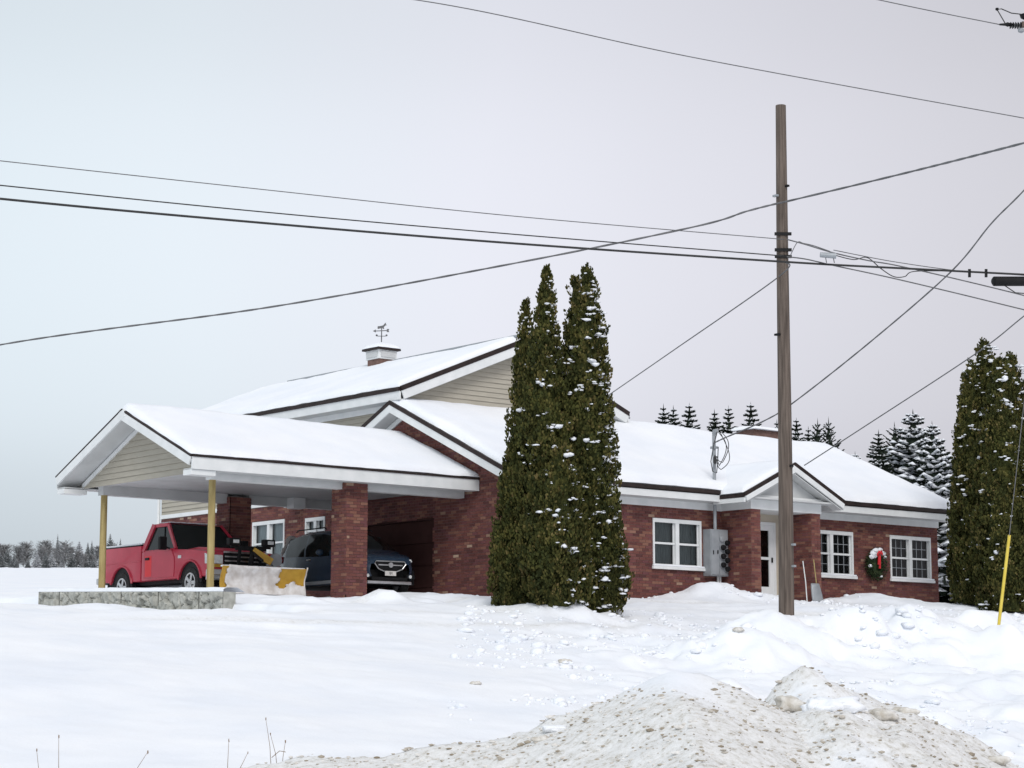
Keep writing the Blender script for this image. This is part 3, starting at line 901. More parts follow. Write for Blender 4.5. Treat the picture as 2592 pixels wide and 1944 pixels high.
# -- entrance porch
PCX = (PX0+PX1)/2; PZ = 2.62; PRZ = 3.49; PHW = 1.86; PYR = -1.38
for x0, nm in ((PX0, 'l'), (PX1-.33, 'r')):
    bwall('porch_pier', None, (x0, PY, 0), 0, .33, 2.32)
    bwall('porch_pier', None, (x0, 0, 0), -math.pi/2, -PY, 2.32)
    w = bwall('porch_pier', None, (x0+.33, PY, 0), math.pi/2, -PY, 2.32)
B(MB().box(PX0-.03, PX1+.03, PY-.03, -.05, 2.30, 2.54), 'porch_beam', m_white)
B(MB().box(PCX-PHW+.05, PCX+PHW-.05, PYR+.03, -.3, 2.541, 2.585), 'porch_soffit', m_soffit)
ty = PY-.02
tri = [(PCX-1.55, 2.586), (PCX+1.55, 2.586), (PCX, 2.586+1.55*.455)]
B(MB().prism(tri, 'y', ty, ty+.05), 'pediment', m_soffit)
B(MB().box(PCX-1.7, PCX+1.7, ty-.10, ty-.001, 2.586, 2.66), 'pediment_ledge', m_white)
r3 = MB()
yb_ = 1.6
slab(r3, [(PCX-PHW, PYR, PZ), (PCX, PYR, PRZ), (PCX, yb_, PRZ), (PCX-PHW, yb_, PZ)][::-1], .08)
slab(r3, [(PCX+PHW, PYR, PZ), (PCX+PHW, yb_, PZ), (PCX, yb_, PRZ), (PCX, PYR, PRZ)][::-1], .08)
roof3 = B(r3, 'porch_roof', m_brown)
psl = (PRZ-PZ)/PHW
h_p = lambda x, y: np.minimum(PZ+psl*(x-PCX+PHW), PZ+psl*(PCX+PHW-x))
sn = roof_snow('roof_snow', None, PCX-PHW+.05, PCX+PHW-.05, PYR+.06, yb_, h_p, .17, seed=14, step=.12); sn.parent = roof3; sn['kind'] = 'stuff'
for sg in (-1, 1):
    a = Vector((PCX+sg*PHW, PYR-.02-(.004 if sg > 0 else 0), PZ)); b = Vector((PCX, PYR-.02-(.004 if sg > 0 else 0), PRZ)); d = (b-a).normalized(); up = Vector((-d.z*(1 if d.x > 0 else -1), 0, abs(d.x)))
    B(MB().bar(a-up*.01, b-up*.01+d*.02, .05, .10, up), 'rake_edge', m_brown)
    B(MB().bar(a-up*.125, b-up*.125+d*.06, .05, .13, up), 'rake_board', m_white)
    B(MB().bar(a-up*.225+Vector((0, .17, 0)), b-up*.225+Vector((0, .17, 0)), .30, .025, up), 'rake_soffit', m_soffit)
    B(MB().box(*sorted((PCX+sg*PHW, PCX+sg*(PHW-.06))), PYR, -.3, PZ-.2, PZ-.09), 'fascia', m_white)
# recessed porch back wall in beige and the storm door
B(MB().box(PX0+.335, door_o[0], -.05, -.016, 0, 2.3), 'beige_panel', m_beige)
B(MB().box(door_o[1], PX1-.335, -.05, -.016, 0, 2.3), 'beige_panel', m_beige)
B(MB().box(door_o[0], door_o[1], -.05, -.016, 2.06, 2.3), 'beige_panel', m_beige)
dr = MB(); a, b = door_o[0]+.03, door_o[1]-.03
dr.box(a-.08, a, -.10, -.052, .02, 2.10); dr.box(b, b+.08, -.10, -.052, .02, 2.10); dr.box(a, b, -.10, -.052, 2.02, 2.10)
dr.box(a+.002, a+.17, -.09, -.04, .02, 2.018); dr.box(b-.17, b-.002, -.09, -.04, .02, 2.018); dr.box(a+.172, b-.172, -.09, -.04, 1.88, 2.018); dr.box(a+.172, b-.172, -.09, -.04, .02, .42); dr.box(a+.172, b-.172, -.09, -.04, 1.12, 1.19)
door = B(dr, 'storm_door', m_white)
for z0, z1 in ((.42, 1.12), (1.19, 1.88)):
    K(MB().box(a+.172, b-.172, -.06, -.052, z0, z1).build('pane', m_pane, None), door)
    K(MB().box(a+.172, b-.172, -.03, -.02, z0, z1).build('inner_door_shade', m_dark if z0 < 1 else m_curtain, None), door)
K(MB().bar((b-.09, -.12, 1.05), (b-.09, -.12, 1.18), .03, .03).build('door_handle', m_black, None), door)

# ------------------------------------------------------------------ carport
LC, CYC, CWC, CHE, CHR = 8.02, 4.42, 3.08, 2.80, 4.11
csl = (CHR-CHE)/CWC
cp = empty('carport', (-4, CYC, 0))
tag(cp, 'open gable roofed carport with yellow timber posts and brick columns at the building end', 'carport')
CINV = Matrix.Translation((4, -CYC, 0))


def CP(mb, name, mat, **k):
    o = mb.build(name, mat, None, **k); o.parent = cp; o.matrix_parent_inverse = CINV; return o


yn, yf = CYC-CWC, CYC+CWC
r4 = MB()
slab(r4, [(-LC, yn, CHE), (-.02, yn, CHE), (-.02, CYC, CHR), (-LC, CYC, CHR)], .09)
slab(r4, [(-LC, CYC, CHR), (-.02, CYC, CHR), (-.02, yf, CHE), (-LC, yf, CHE)], .09)
roof4 = CP(r4, 'roof', m_brown)
h_cp = lambda x, y: np.minimum(CHE+csl*(y-yn), CHE+csl*(yf-y))
sn = roof_snow('roof_snow', None, -LC+.05, -.03, yn+.04, yf-.04, h_cp, .15, seed=23); sn.parent = roof4; sn['kind'] = 'stuff'
for ye, sg in ((yn, -1), (yf, 1)):
    CP(MB().box(-LC, -.02, *sorted((ye+sg*.045, ye+sg*.002)), CHE-.03, CHE+.012), 'drip_edge', m_brown)
    CP(MB().box(-LC, -.02, *sorted((ye+sg*.02, ye-sg*.03)), CHE-.30, CHE-.032), 'fascia', m_white)
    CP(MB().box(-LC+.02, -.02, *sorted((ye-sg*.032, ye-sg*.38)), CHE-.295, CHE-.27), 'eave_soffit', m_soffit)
    a = Vector((-LC-.02-(.004 if sg > 0 else 0), ye, CHE)); b = Vector((-LC-.02-(.004 if sg > 0 else 0), CYC, CHR)); d = (b-a).normalized(); up = Vector((0, -d.z*(1 if d.y > 0 else -1), abs(d.y)))
    CP(MB().bar(a-up*.012, b-up*.006+d*.02, .05, .03, up), 'rake_edge', m_brown)
    CP(MB().bar(a-up*.13, b-up*.13+d*.10, .045, .19, up), 'rake_board', m_white)
    CP(MB().bar(a-up*.22+Vector((.32, 0, 0)), b-up*.22+Vector((.32, 0, 0)), .60, .025, up), 'rake_soffit', m_soffit)
    CP(MB().bar(Vector((-7.49, ye+(-sg)*.1, CHE))-up*.285+d*.1, Vector((-7.49, CYC, CHR))-up*.285, .04, .10, up), 'rake_trim', m_white)
# return boxes at the two eave corners of the gable
CP(MB().box(-LC+.0, -7.40, yn+.02, yn+.36, CHE-.42, CHE-.305), 'eave_return', m_white)
CP(MB().box(-LC+.0, -7.40, yf-.36, yf-.02, CHE-.42, CHE-.305), 'eave_return', m_white)
# siding triangle
gsx = -7.46
def cpu(z):
    k = (z-(CHE-.25))/csl
    return (yn+max(k, 0)+.04, yf-max(k, 0)-.04)


w = siding('gable_siding', 'y', gsx, yn, yf, 2.52, CHR-.24, -1, cpu, .135); w.parent = cp; w.matrix_parent_inverse = CINV
w.children[0]
# beams and ceiling
CB0, CB1 = 2.36, 2.62
CP(MB().box(-7.2, -.05, 1.86, 2.10, CB0, CB1), 'near_beam', m_white)
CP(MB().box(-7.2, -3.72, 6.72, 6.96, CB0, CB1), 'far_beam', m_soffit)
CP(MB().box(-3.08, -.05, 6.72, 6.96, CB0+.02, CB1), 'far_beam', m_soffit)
CP(MB().box(-7.44, -7.0, 1.5, 7.34, CB1-.05, CB1-.02), 'gable_soffit', m_soffit)
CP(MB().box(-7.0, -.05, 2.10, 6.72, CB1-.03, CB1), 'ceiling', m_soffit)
CP(MB().box(-1.95, -1.60, 6.40, 6.715, CB0-.04, CB1-.032), 'beam_box', m_white)
# timber posts
for yy, lb in ((1.98, 'near timber post standing beside the truck bonnet'), (6.84, 'far timber post at the outer corner')):
    o = CP(MB().tube([(-7.1, yy, -.5), (-7.1, yy, 1.2), (-7.1, yy, CB0-.001)], [.085, .083, .08], 10), 'timber_post', m_timber, smooth=.9)
    o['label'] = lb
# brick columns: near one has its bricks one by one
def column(x0, y0, w, top, single):
    base = CP(MB().box(x0+.012, x0+w-.012, y0+.012, y0+w-.012, -.5, top), 'brick_column', m_mortar)
    st = MB(); rr = random.Random(5)
    nrow = int((top+.3)/(BH+BT))
    for r in range(nrow):
        z = -.3+r*(BH+BT)
        for side in range(4):
            off = (r+side) % 2*.1
            u = -off
            while u < w-.01:
                a = max(u, 0.0); b = min(u+BL-.01, w)
                if b-a > .05:
                    if side == 0: bx = (x0+a, x0+b, y0, y0+.02)
                    elif side == 1: bx = (x0, x0+.02, y0+a, y0+b)
                    elif side == 2: bx = (x0+a, x0+b, y0+w-.02, y0+w)
                    else: bx = (x0+w-.02, x0+w, y0+a, y0+b)
                    e = rr.uniform(-.003, .003)
                    if single and side < 2 and z > -.12:
                        me = MB().box(0, bx[1]-bx[0], 0, bx[3]-bx[2], 0, BH).mesh('brick') if False else None
                        key = (side, round(b-a, 3))
                        if key not in CMESH:
                            mm = MB().box(0, bx[1]-bx[0], 0, bx[3]-bx[2], 0, BH).mesh('brick'); mm.materials.append(m_brick1); CMESH[key] = mm
                        o = bpy.data.objects.new('brick', CMESH[key]); COL.objects.link(o); o.parent = base; o.matrix_parent_inverse = Matrix.Identity(4)
                        o.location = (bx[0]+(e if side == 1 else 0), bx[2]+(e if side == 0 else 0), z)
                    else:
                        st.box(*bx, z, z+BH)
                u += BL
    o = st.build('brick_courses', m_brick, None, fix=False); o.parent = base; o['kind'] = 'stuff'
    return base


CMESH = {}
c1 = column(-3.66, 1.68, .6, 2.52, True); c1['label'] = 'near brick column in front of the blue car'
c2 = column(-3.74, 6.56, .62, 2.52, False); c2['label'] = 'far brick column in shade behind the red truck'

# ------------------------------------------------------------------ stone retaining wall by the carport
rw = empty('retaining_wall', (-8.6, 3, -.4))
tag(rw, 'low grey textured stone block wall capped with snow under the carport end', 'wall')
A0 = Vector((-8.62, -1.05, -.27)); A1 = Vector((-8.62, 7.05, .02))
LWALL = (A1-A0).length
edges = [0, .95, 2.6, 4.2, 5.65, 7.05, LWALL]
bd = (A1-A0)/LWALL


def stone_block(u0, u1, seed):
    """one cast block, outer face split in rough facets"""
    nu, nv = max(6, int((u1-u0)/.028)), 30
    mb = MB(); Hh = .9; th = .3
    for i in range(nu+1):
        for j in range(nv+1):
            u = u0+(u1-u0)*i/nu; v = -Hh+Hh*j/nv
            p = A0+bd*u
            ed = min(i, nu-i, 1)*min(nv-j, 1)
            wob = Vector((noise.noise(Vector((u*7, v*7, 3.0)))*.25, noise.noise(Vector((u*7, v*7, 9.0)))*.25, 0))
            ds_, ps = noise.voronoi(Vector((u*3.6, v*4.6, seed*3.1))+wob)
            c0 = ps[0]; hsh = noise.cell(Vector((c0.x*7.3, c0.y*9.1, c0.z*3.7)))
            rgh = (.035+.06*hsh+.035*noise.noise(Vector((u*4+c0.x*3, v*4, c0.y*5)))-.075*max(0, 1-(ds_[1]-ds_[0])/.14)+.012*noise.noise(Vector((u*18, v*18, seed))))*ed
            mb.v.append((p.x-.03-rgh, p.y, p.z+v))
    for i in range(nu):
        for j in range(nv):
            a = i*(nv+1)+j; mb.f.append((a, a+1, a+nv+2, a+nv+1))
    n = len(mb.v)
    pa, pb = A0+bd*u0, A0+bd*u1
    ring = [(pa.x-.02, pa.y, pa.z-Hh), (pb.x-.02, pb.y, pb.z-Hh), (pb.x-.02, pb.y, pb.z), (pa.x-.02, pa.y, pa.z)]
    mb.v += ring+[(x+th, y, z) for x, y, z in ring]
    mb.f += [(n, n+1, n+5, n+4), (n+1, n+2, n+6, n+5), (n+2, n+3, n+7, n+6), (n+3, n, n+4, n+7), (n+4, n+5, n+6, n+7)]
    return mb


for i in range(len(edges)-1):
    o = stone_block(edges[i]+.022, edges[i+1]-.022, i).build('stone_block', m_stone, None)
    o.parent = rw; o.matrix_parent_inverse = Matrix.Translation((8.6, -3, .4))
cap = MB(); NC = 70
for i in range(NC+1):
    p = A0+bd*(LWALL*i/NC); wob = .02*noise.noise(Vector((i*.3, 2, 0)))
    for dx, dz in ((-.035, .0), (-.03, .05+wob), (.05, .085+wob), (.3, .09+wob), (.5, .0)):
        cap.v.append((p.x+dx, p.y, p.z+dz+.003))
for i in range(NC):
    for j in range(4):
        a = i*5+j; cap.f.append((a, a+1, a+6, a+5))
o = cap.build('snow_cap', m_snow, None, smooth=5); o.parent = rw; o.matrix_parent_inverse = Matrix.Translation((8.6, -3, .4)); o['kind'] = 'stuff'

#PART2
# ------------------------------------------------------------------ vehicles
def wheel(parent, x, y, r, w, side, rimr, spokes=5):
    """wheel with axle along x; tyre is the part, rim its sub-part"""
    prof = [(-w/2, rimr), (-w/2, r*.93), (-w*.36, r), (w*.36, r), (w/2, r*.93), (w/2, rimr)]
    n = 28; mb = MB()
    for i in range(n):
        a = 2*math.pi*i/n
        for u, rr in prof: mb.v.append((u, rr*math.cos(a), rr*math.sin(a)))
    k = len(prof)
    for i in range(n):
        for j in range(k-1):
            a = i*k+j; b = ((i+1) % n)*k+j; mb.f.append((a, a+1, b+1, b))
    t = mb.build('tyre', m_rubber, parent, smooth=.7); t.location = (x, y, r)
    rm = MB(); so = side*w*.5
    rm.tube([(-side*w*.3, 0, 0), (so*.72, 0, 0)], rimr, 24)
    rm.tube([(so*.72, 0, 0), (so*1.06, 0, 0)], [rimr*.22, rimr*.2], 12)
    for i in range(spokes):
        a = 2*math.pi*i/spokes
        rm.bar((so*.86, rimr*.15*math.cos(a), rimr*.15*math.sin(a)), (so*.90, rimr*.95*math.cos(a), rimr*.95*math.sin(a)), rimr*.34, w*.14, (1, 0, 0))
    mb2 = MB(); n = 24
    for i in range(n):
        a = 2*math.pi*i/n
        for u, rr in ((so*.70, rimr*.84), (so*1.0, rimr*.86), (so*1.04, rimr*1.0), (so*.9, rimr*1.02)): mb2.v.append((u, rr*math.cos(a), rr*math.sin(a)))
    for i in range(n):
        for j in range(3):
            a = i*4+j; b = ((i+1) % n)*4+j; mb2.f.append((a, a+1, b+1, b))
    o = len(rm.v); rm.v += mb2.v; rm.f += [tuple(o+i for i in f) for f in mb2.f]
    rm.build('rim', m_chrome, t, smooth=.6)
    return t


def arch(cy, cz, r, n=9, z0=.45):
    """points of a wheel arch from rear to front along the sill"""
    a0 = math.asin((z0-cz)/r)
    return [(cy+r*math.cos(math.pi-a0-(math.pi-2*a0)*i/n), cz+r*math.sin(math.pi-a0-(math.pi-2*a0)*i/n)) for i in range(n+1)]


def build_truck():
    tr = empty('pickup_truck', (-4.78, 6.75, -.13), math.pi)
    tag(tr, 'red single cab pickup truck with a snow plow parked under the carport', 'pickup truck')
    W = .99; RA, FA, WR = -1.52, 1.70, .385
    def part(mb, n, m, **k): return mb.build(n, m, tr, **k)
    # pickup bed
    bed = [(-2.62, .56), (-2.66, .75), (-2.63, 1.38), (-.60, 1.37), (-.60, .50)]+arch(RA, WR, .50, z0=.50)[::-1]
    part(MB().prism(bed, 'x', -W, W), 'bed', m_red, bevel=.035, smooth=.6)
    part(MB().box(-W+.01, W-.01, -2.60, -.62, 1.375, 1.40), 'bed_rail', m_black, bevel=.006)
    part(MB().box(-W+.06, W-.06, -2.55, -.66, 1.402, 1.45), 'bed_snow', m_snow, bevel=.02, smooth=.8)
    part(MB().box(W, W+.012, -2.6, -.62, .98, 1.0), 'side_crease', m_red, bevel=.004)
    part(MB().box(-W, W, -2.80, -2.665, .50, .66), 'rear_bumper', m_chrome, bevel=.03)
    for sx in (-1, 1): part(MB().box(*sorted((sx*W, sx*(W-.16))), -2.675, -2.63, .86, 1.2), 'tail_light', m_redbright, bevel=.01)
    # cab, fenders and hood in one pressing
    cab = [(-.575, .50), (-.575, 1.22), (.86, 1.22), (1.2, 1.20), (1.9, 1.16), (2.40, 1.10), (2.50, 1.0), (2.52, .62), (2.46, .52)]+arch(FA, WR, .50, z0=.50)[::-1]
    part(MB().prism(cab, 'x', -W, W), 'cab_body', m_red, bevel=.05, smooth=.6)
    part(MB().prism([(.9, 1.205), (1.6, 1.245), (2.2, 1.20), (2.38, 1.12), (2.3, 1.05), (.9, 1.05)], 'x', -.72, .72), 'hood', m_red, bevel=.03, smooth=.6)
    # wheel housings
    for yy in (RA, FA):
        part(MB().prism([(yy+.485*math.cos(a*math.pi/12), WR+.485*math.sin(a*math.pi/12)) for a in range(13)], 'x', -W+.03, W-.03), 'wheel_housing', m_black)
        for sx in (-1, 1):
            fl = MB(); ps = [Vector((sx*(W+.004), yy+.52*math.cos(math.radians(a)), WR+.52*math.sin(math.radians(a)))) for a in range(10, 171, 10)]
            fl.tube(ps, .028, 6); part(fl, 'wheel_flare', m_red, smooth=.9)
    # greenhouse: roof, pillars, panes
    zb, zt = 1.215, 1.875
    base = [(-.55, .93), (.95, .93)]; top = [(-.36, .74), (.26, .74)]
    P = lambda s, i, k: Vector((s*(base[i][1]*(1-k)+top[i][1]*k), base[i][0]*(1-k)+top[i][0]*k, zb*(1-k)+zt*k))
    part(MB().prism([(-.40, zt-.04), (-.36, zt+.01), (-.05, zt+.035), (.22, zt+.01), (.30, zt-.05)], 'x', -.76, .76), 'cab_roof', m_red, bevel=.03, smooth=.7)
    part(MB().box(-.66, .66, -.33, .2, zt+.036, zt+.06), 'roof_snow', m_snow, bevel=.012)
    for s in (-1, 1):
        pl = MB()
        pl.bar(P(s, 0, 0), P(s, 0, 1), .10, .16, (0, 1, 0)); pl.bar(P(s, 1, 0), P(s, 1, 1), .055, .075, (0, 1, 0))
        pl.bar(P(s, 0, .96), P(s, 1, .96), .07, .08)
        pl.bar(P(s, 0, .0), P(s, 1, .0), .07, .05)
        part(pl, 'pillar', m_red)
    def pane(a, b, c, d, n='pane'): part(MB().quad(a, b, c, d), n, m_tint, fix=False)
    pane(P(-1, 1, 0), P(1, 1, 0), P(1, 1, 1), P(-1, 1, 1), 'windshield'); pane(P(1, 0, 0), P(-1, 0, 0), P(-1, 0, 1), P(1, 0, 1), 'rear_window')
    for s in (-1, 1):
        pane(P(s, 0, 0), P(s, 1, 0), P(s, 1, 1), P(s, 0, 1), 'side_window')
        part(MB().bar(P(s*1.005, 0, 0)*.35+P(s*1.005, 1, 0)*.65, P(s*1.005, 0, .95)*.25+P(s*1.005, 1, .95)*.75, .03, .03), 'window_divider', m_black)
        # doors proud of the cab side with handle
        dx = s*(W+.001)
        dp = MB().prism([(-.42, .56), (-.44, 1.2), (.86, 1.2), (.98, 1.02), (1.0, .80), (.98, .56)], 'x', *sorted((dx, dx+s*.014)))
        door = part(dp, 'door', m_red, bevel=.006)
        MB().prism([(-.36, .60), (-.36, 1.10), (-.06, 1.10), (-.06, .60)], 'x', *sorted((dx+s*.0145, dx+s*.0165))).build('bright_red_patch', m_redbright, door)  # flat rectangle on the door in a brighter red
        MB().box(*sorted((dx+s*.015, dx+s*.04)), -.34, -.16, 1.0, 1.06).build('door_handle', m_black, door, bevel=.008)
        MB().box(*sorted((dx-s*.002, dx+s*.012)), 1.16, 1.30, .98, 1.05).build('fender_badge', m_lamp, tr, bevel=.004)
        mr_ = MB().box(*sorted((s*(W+.06), s*(W+.26))), .62, .74, 1.20, 1.52).build('mirror', m_black, tr, bevel=.03)
        MB().bar((s*(W-.02), .72, 1.24), (s*(W+.1), .69, 1.28), .04, .04).build('mirror_arm', m_black, mr_)
        # headlights, lower valance and bumper
        part(MB().prism([(2.36, .80), (2.535, .80), (2.53, 1.0), (2.34, 1.06)], 'x', *sorted((s*(W+.004), s*.60))), 'headlight', m_lamp, bevel=.015)
        part(MB().box(*sorted((s*(W-.1), s*.62)), 2.525, 2.545, .72, .79), 'turn_signal', m_plow, bevel=.006)
    part(MB().box(-.585, .585, 2.50, 2.56, .70, 1.06), 'grille', m_black, bevel=.02)
    gr = MB()
    for z in (.76, .86, .96): gr.box(-.57, .57, 2.56, 2.58, z, z+.03)
    gr.box(-.60, .60, 2.55, 2.585, 1.06, 1.10)
    part(gr, 'grille_bar', m_chrome)
    part(MB().prism([(2.42, .42), (2.66, .44), (2.70, .54), (2.66, .66), (2.5, .68), (2.42, .66)], 'x', -W-.01, W+.01), 'front_bumper', m_chrome, bevel=.02, smooth=.7)
    part(MB().box(-.8, .8, -2.55, 2.4, .42, .56), 'chassis', m_black)
    part(MB().tube([(.55, -2.3, .40), (.55, -1.0, .36), (.5, .8, .36)], .04, 6), 'exhaust', m_galv)
    part(MB().tube([(-.78, RA, WR), (.78, RA, WR)], .07, 8), 'axle', m_black)
    part(MB().tube([(-.78, FA, WR), (.78, FA, WR)], .06, 8), 'axle', m_black)
    for yy in (RA, FA):
        for s in (-1, 1): wheel(tr, s*(W-.14), yy, WR, .26, s, .235)
    # ---- plow: frame, headgear and curved blade
    by = 3.60
    fr = MB()
    for s in (-1, 1):
        fr.bar((s*.38, 2.5, .36), (s*.22, by-.25, .30), .07, .09)
        fr.bar((s*.30, 2.66, .36), (s*.30, 2.78, 1.16), .06, .06)
    fr.bar((-.42, 2.78, 1.16), (.42, 2.78, 1.16), .06, .08)
    fr.bar((-.55, 2.78, 1.20), (.55, 2.78, 1.20), .05, .05)
    fr.tube([(0, 2.72, .5), (0, 2.86, 1.08)], .06, 8)
    fr.bar((0, 2.78, 1.12), (0, by-.3, .86), .05, .05); fr.tube([(.3, 2.8, .62), (.42, by-.22, .52)], .035, 8); fr.tube([(-.3, 2.8, .62), (-.42, by-.22, .52)], .035, 8)
    part(fr, 'plow_frame', m_black)
    part(MB().bar((-.02, 2.84, 1.12), (-.46, 2.98, .86), .06, .17), 'plow_arm', m_plow)
    part(MB().bar((.34, 2.84, .70), (.34, 3.3, .62), .10, .10), 'plow_arm', m_plow)
    for s in (-1, 1):
        l = part(MB().box(s*.48-.16, s*.48+.16, 2.72, 2.86, 1.23, 1.40), 'plow_lamp', m_black, bevel=.025)
        MB().box(s*.48-.10, s*.48+.06, 2.861, 2.875, 1.28, 1.36).build('lamp_lens', m_lamp, l, bevel=.01)
    part(MB().tube([(-.66, 2.80, .92), (-.66, 2.88, .92)], .16, 16), 'pump_cover', m_galv)
    BW, BHt = 1.15, .58
    prof = []
    for i in range(13):
        k = i/12; z = .06+BHt*k; prof.append((by+.14*(1-math.sin(math.pi*(.12+.80*k)))+.05*k, z))
    bl = MB(); nx = 26
    for f in (0, 1):
        for i in range(nx+1):
            u = -BW+2*BW*i/nx; flare = .03*(abs(u)/BW)**3
            for y, z in prof: bl.v.append((u, y+flare-.025*f, z+(.04*abs(u)/BW if z > .55 else 0)))
    m = len(prof); o2 = (nx+1)*m
    for i in range(nx):
        for j in range(m-1):
            a = i*m+j; bl.f.append((a, a+m, a+m+1, a+1)); bl.f.append((o2+a, o2+a+1, o2+a+m+1, o2+a+m))
    for i in range(nx):
        a = i*m; bl.f.append((a, o2+a, o2+a+m, a+m)); b = a+m-1; bl.f.append((b, b+m, o2+b+m, o2+b))
    for j in range(m-1):
        bl.f.append((j, j+1, o2+j+1, o2+j)); a = nx*m+j; bl.f.append((a, o2+a, o2+a+1, a+1))
    blade = part(bl, 'plow_blade', m_plow, smooth=.6)
    for u in (-.75, 0, .75):
        rb = MB()
        for (y, z), (y2, z2) in zip(prof[:-1:3], prof[3::3]): rb.bar((u, y-.06, z), (u, y2-.06, z2), .03, .09, (0, 1, 0))
        rb.build('blade_rib', m_plow, blade)
    MB().box(-BW, BW, by+.02, by+.05, -.02, .10).build('cutting_edge', m_galv, blade)
    # snow caked over most of the blade face; a bare yellow patch stays near one end
    ns, nz_ = 96, 34; sn_ = MB(); ids = {}
    def face_y(u, k):
        kk = k*12; i = min(int(kk), 11); f = kk-i; y = prof[i][0]*(1-f)+prof[i+1][0]*f; z = prof[i][1]*(1-f)+prof[i+1][1]*f
        return y+.03*(abs(u)/BW)**3, z+(.04*abs(u)/BW if z > .55 else 0)
    for i in range(ns+1):
        for j in range(nz_+1):
            u = -BW+2*BW*i/ns; k = j/nz_
            w_ = noise.noise(Vector((u*3.1, k*3.2, 4.0)))+.5*noise.noise(Vector((u*8, k*8, 1.0)))
            # local -x is image right
            bare = -u > .42+.18*w_ and k > .42+.16*w_-.1*math.sin(u*9) and -u < 1.12
            bare2 = u > 1.02+.10*w_
            ids[i, j] = None if (bare or bare2) else len(sn_.v)
            if ids[i, j] is not None:
                y, z = face_y(u, k); sn_.v.append((u, y+.018+.05*max(0, .45+noise.noise(Vector((u*2.2, k*2.5, 9)))), z+(.03 if j == nz_ else 0)))
    for i in range(ns):
        for j in range(nz_):
            q = [ids[i, j], ids[i+1, j], ids[i+1, j+1], ids[i, j+1]]
            if None not in q: sn_.f.append(tuple(q))
    cs = sn_.build('caked_snow', m_caked, blade, smooth=5)
    md = cs.modifiers.new('thick', 'SOLIDIFY'); md.thickness = .03; md.offset = -1
    MB().box(-BW+.02, BW-.02, by+.02, by+.12, .66, .70).build('edge_snow', m_snow, blade, bevel=.018)
    for s in (-1, 1):
        MB().tube([(s*.9, by-.12, .0), (s*.9, by-.12, .06)], .10, 10).build('plow_shoe', m_black, blade)
    blade.location = (.22, 0, .0)
    blade.rotation_euler = (0, 0, 0)
    return tr


m_caked = noise_mat('caked_snow', (.52, .48, .45), (.80, .79, .79), 5, .9, .5, 12)
build_truck()


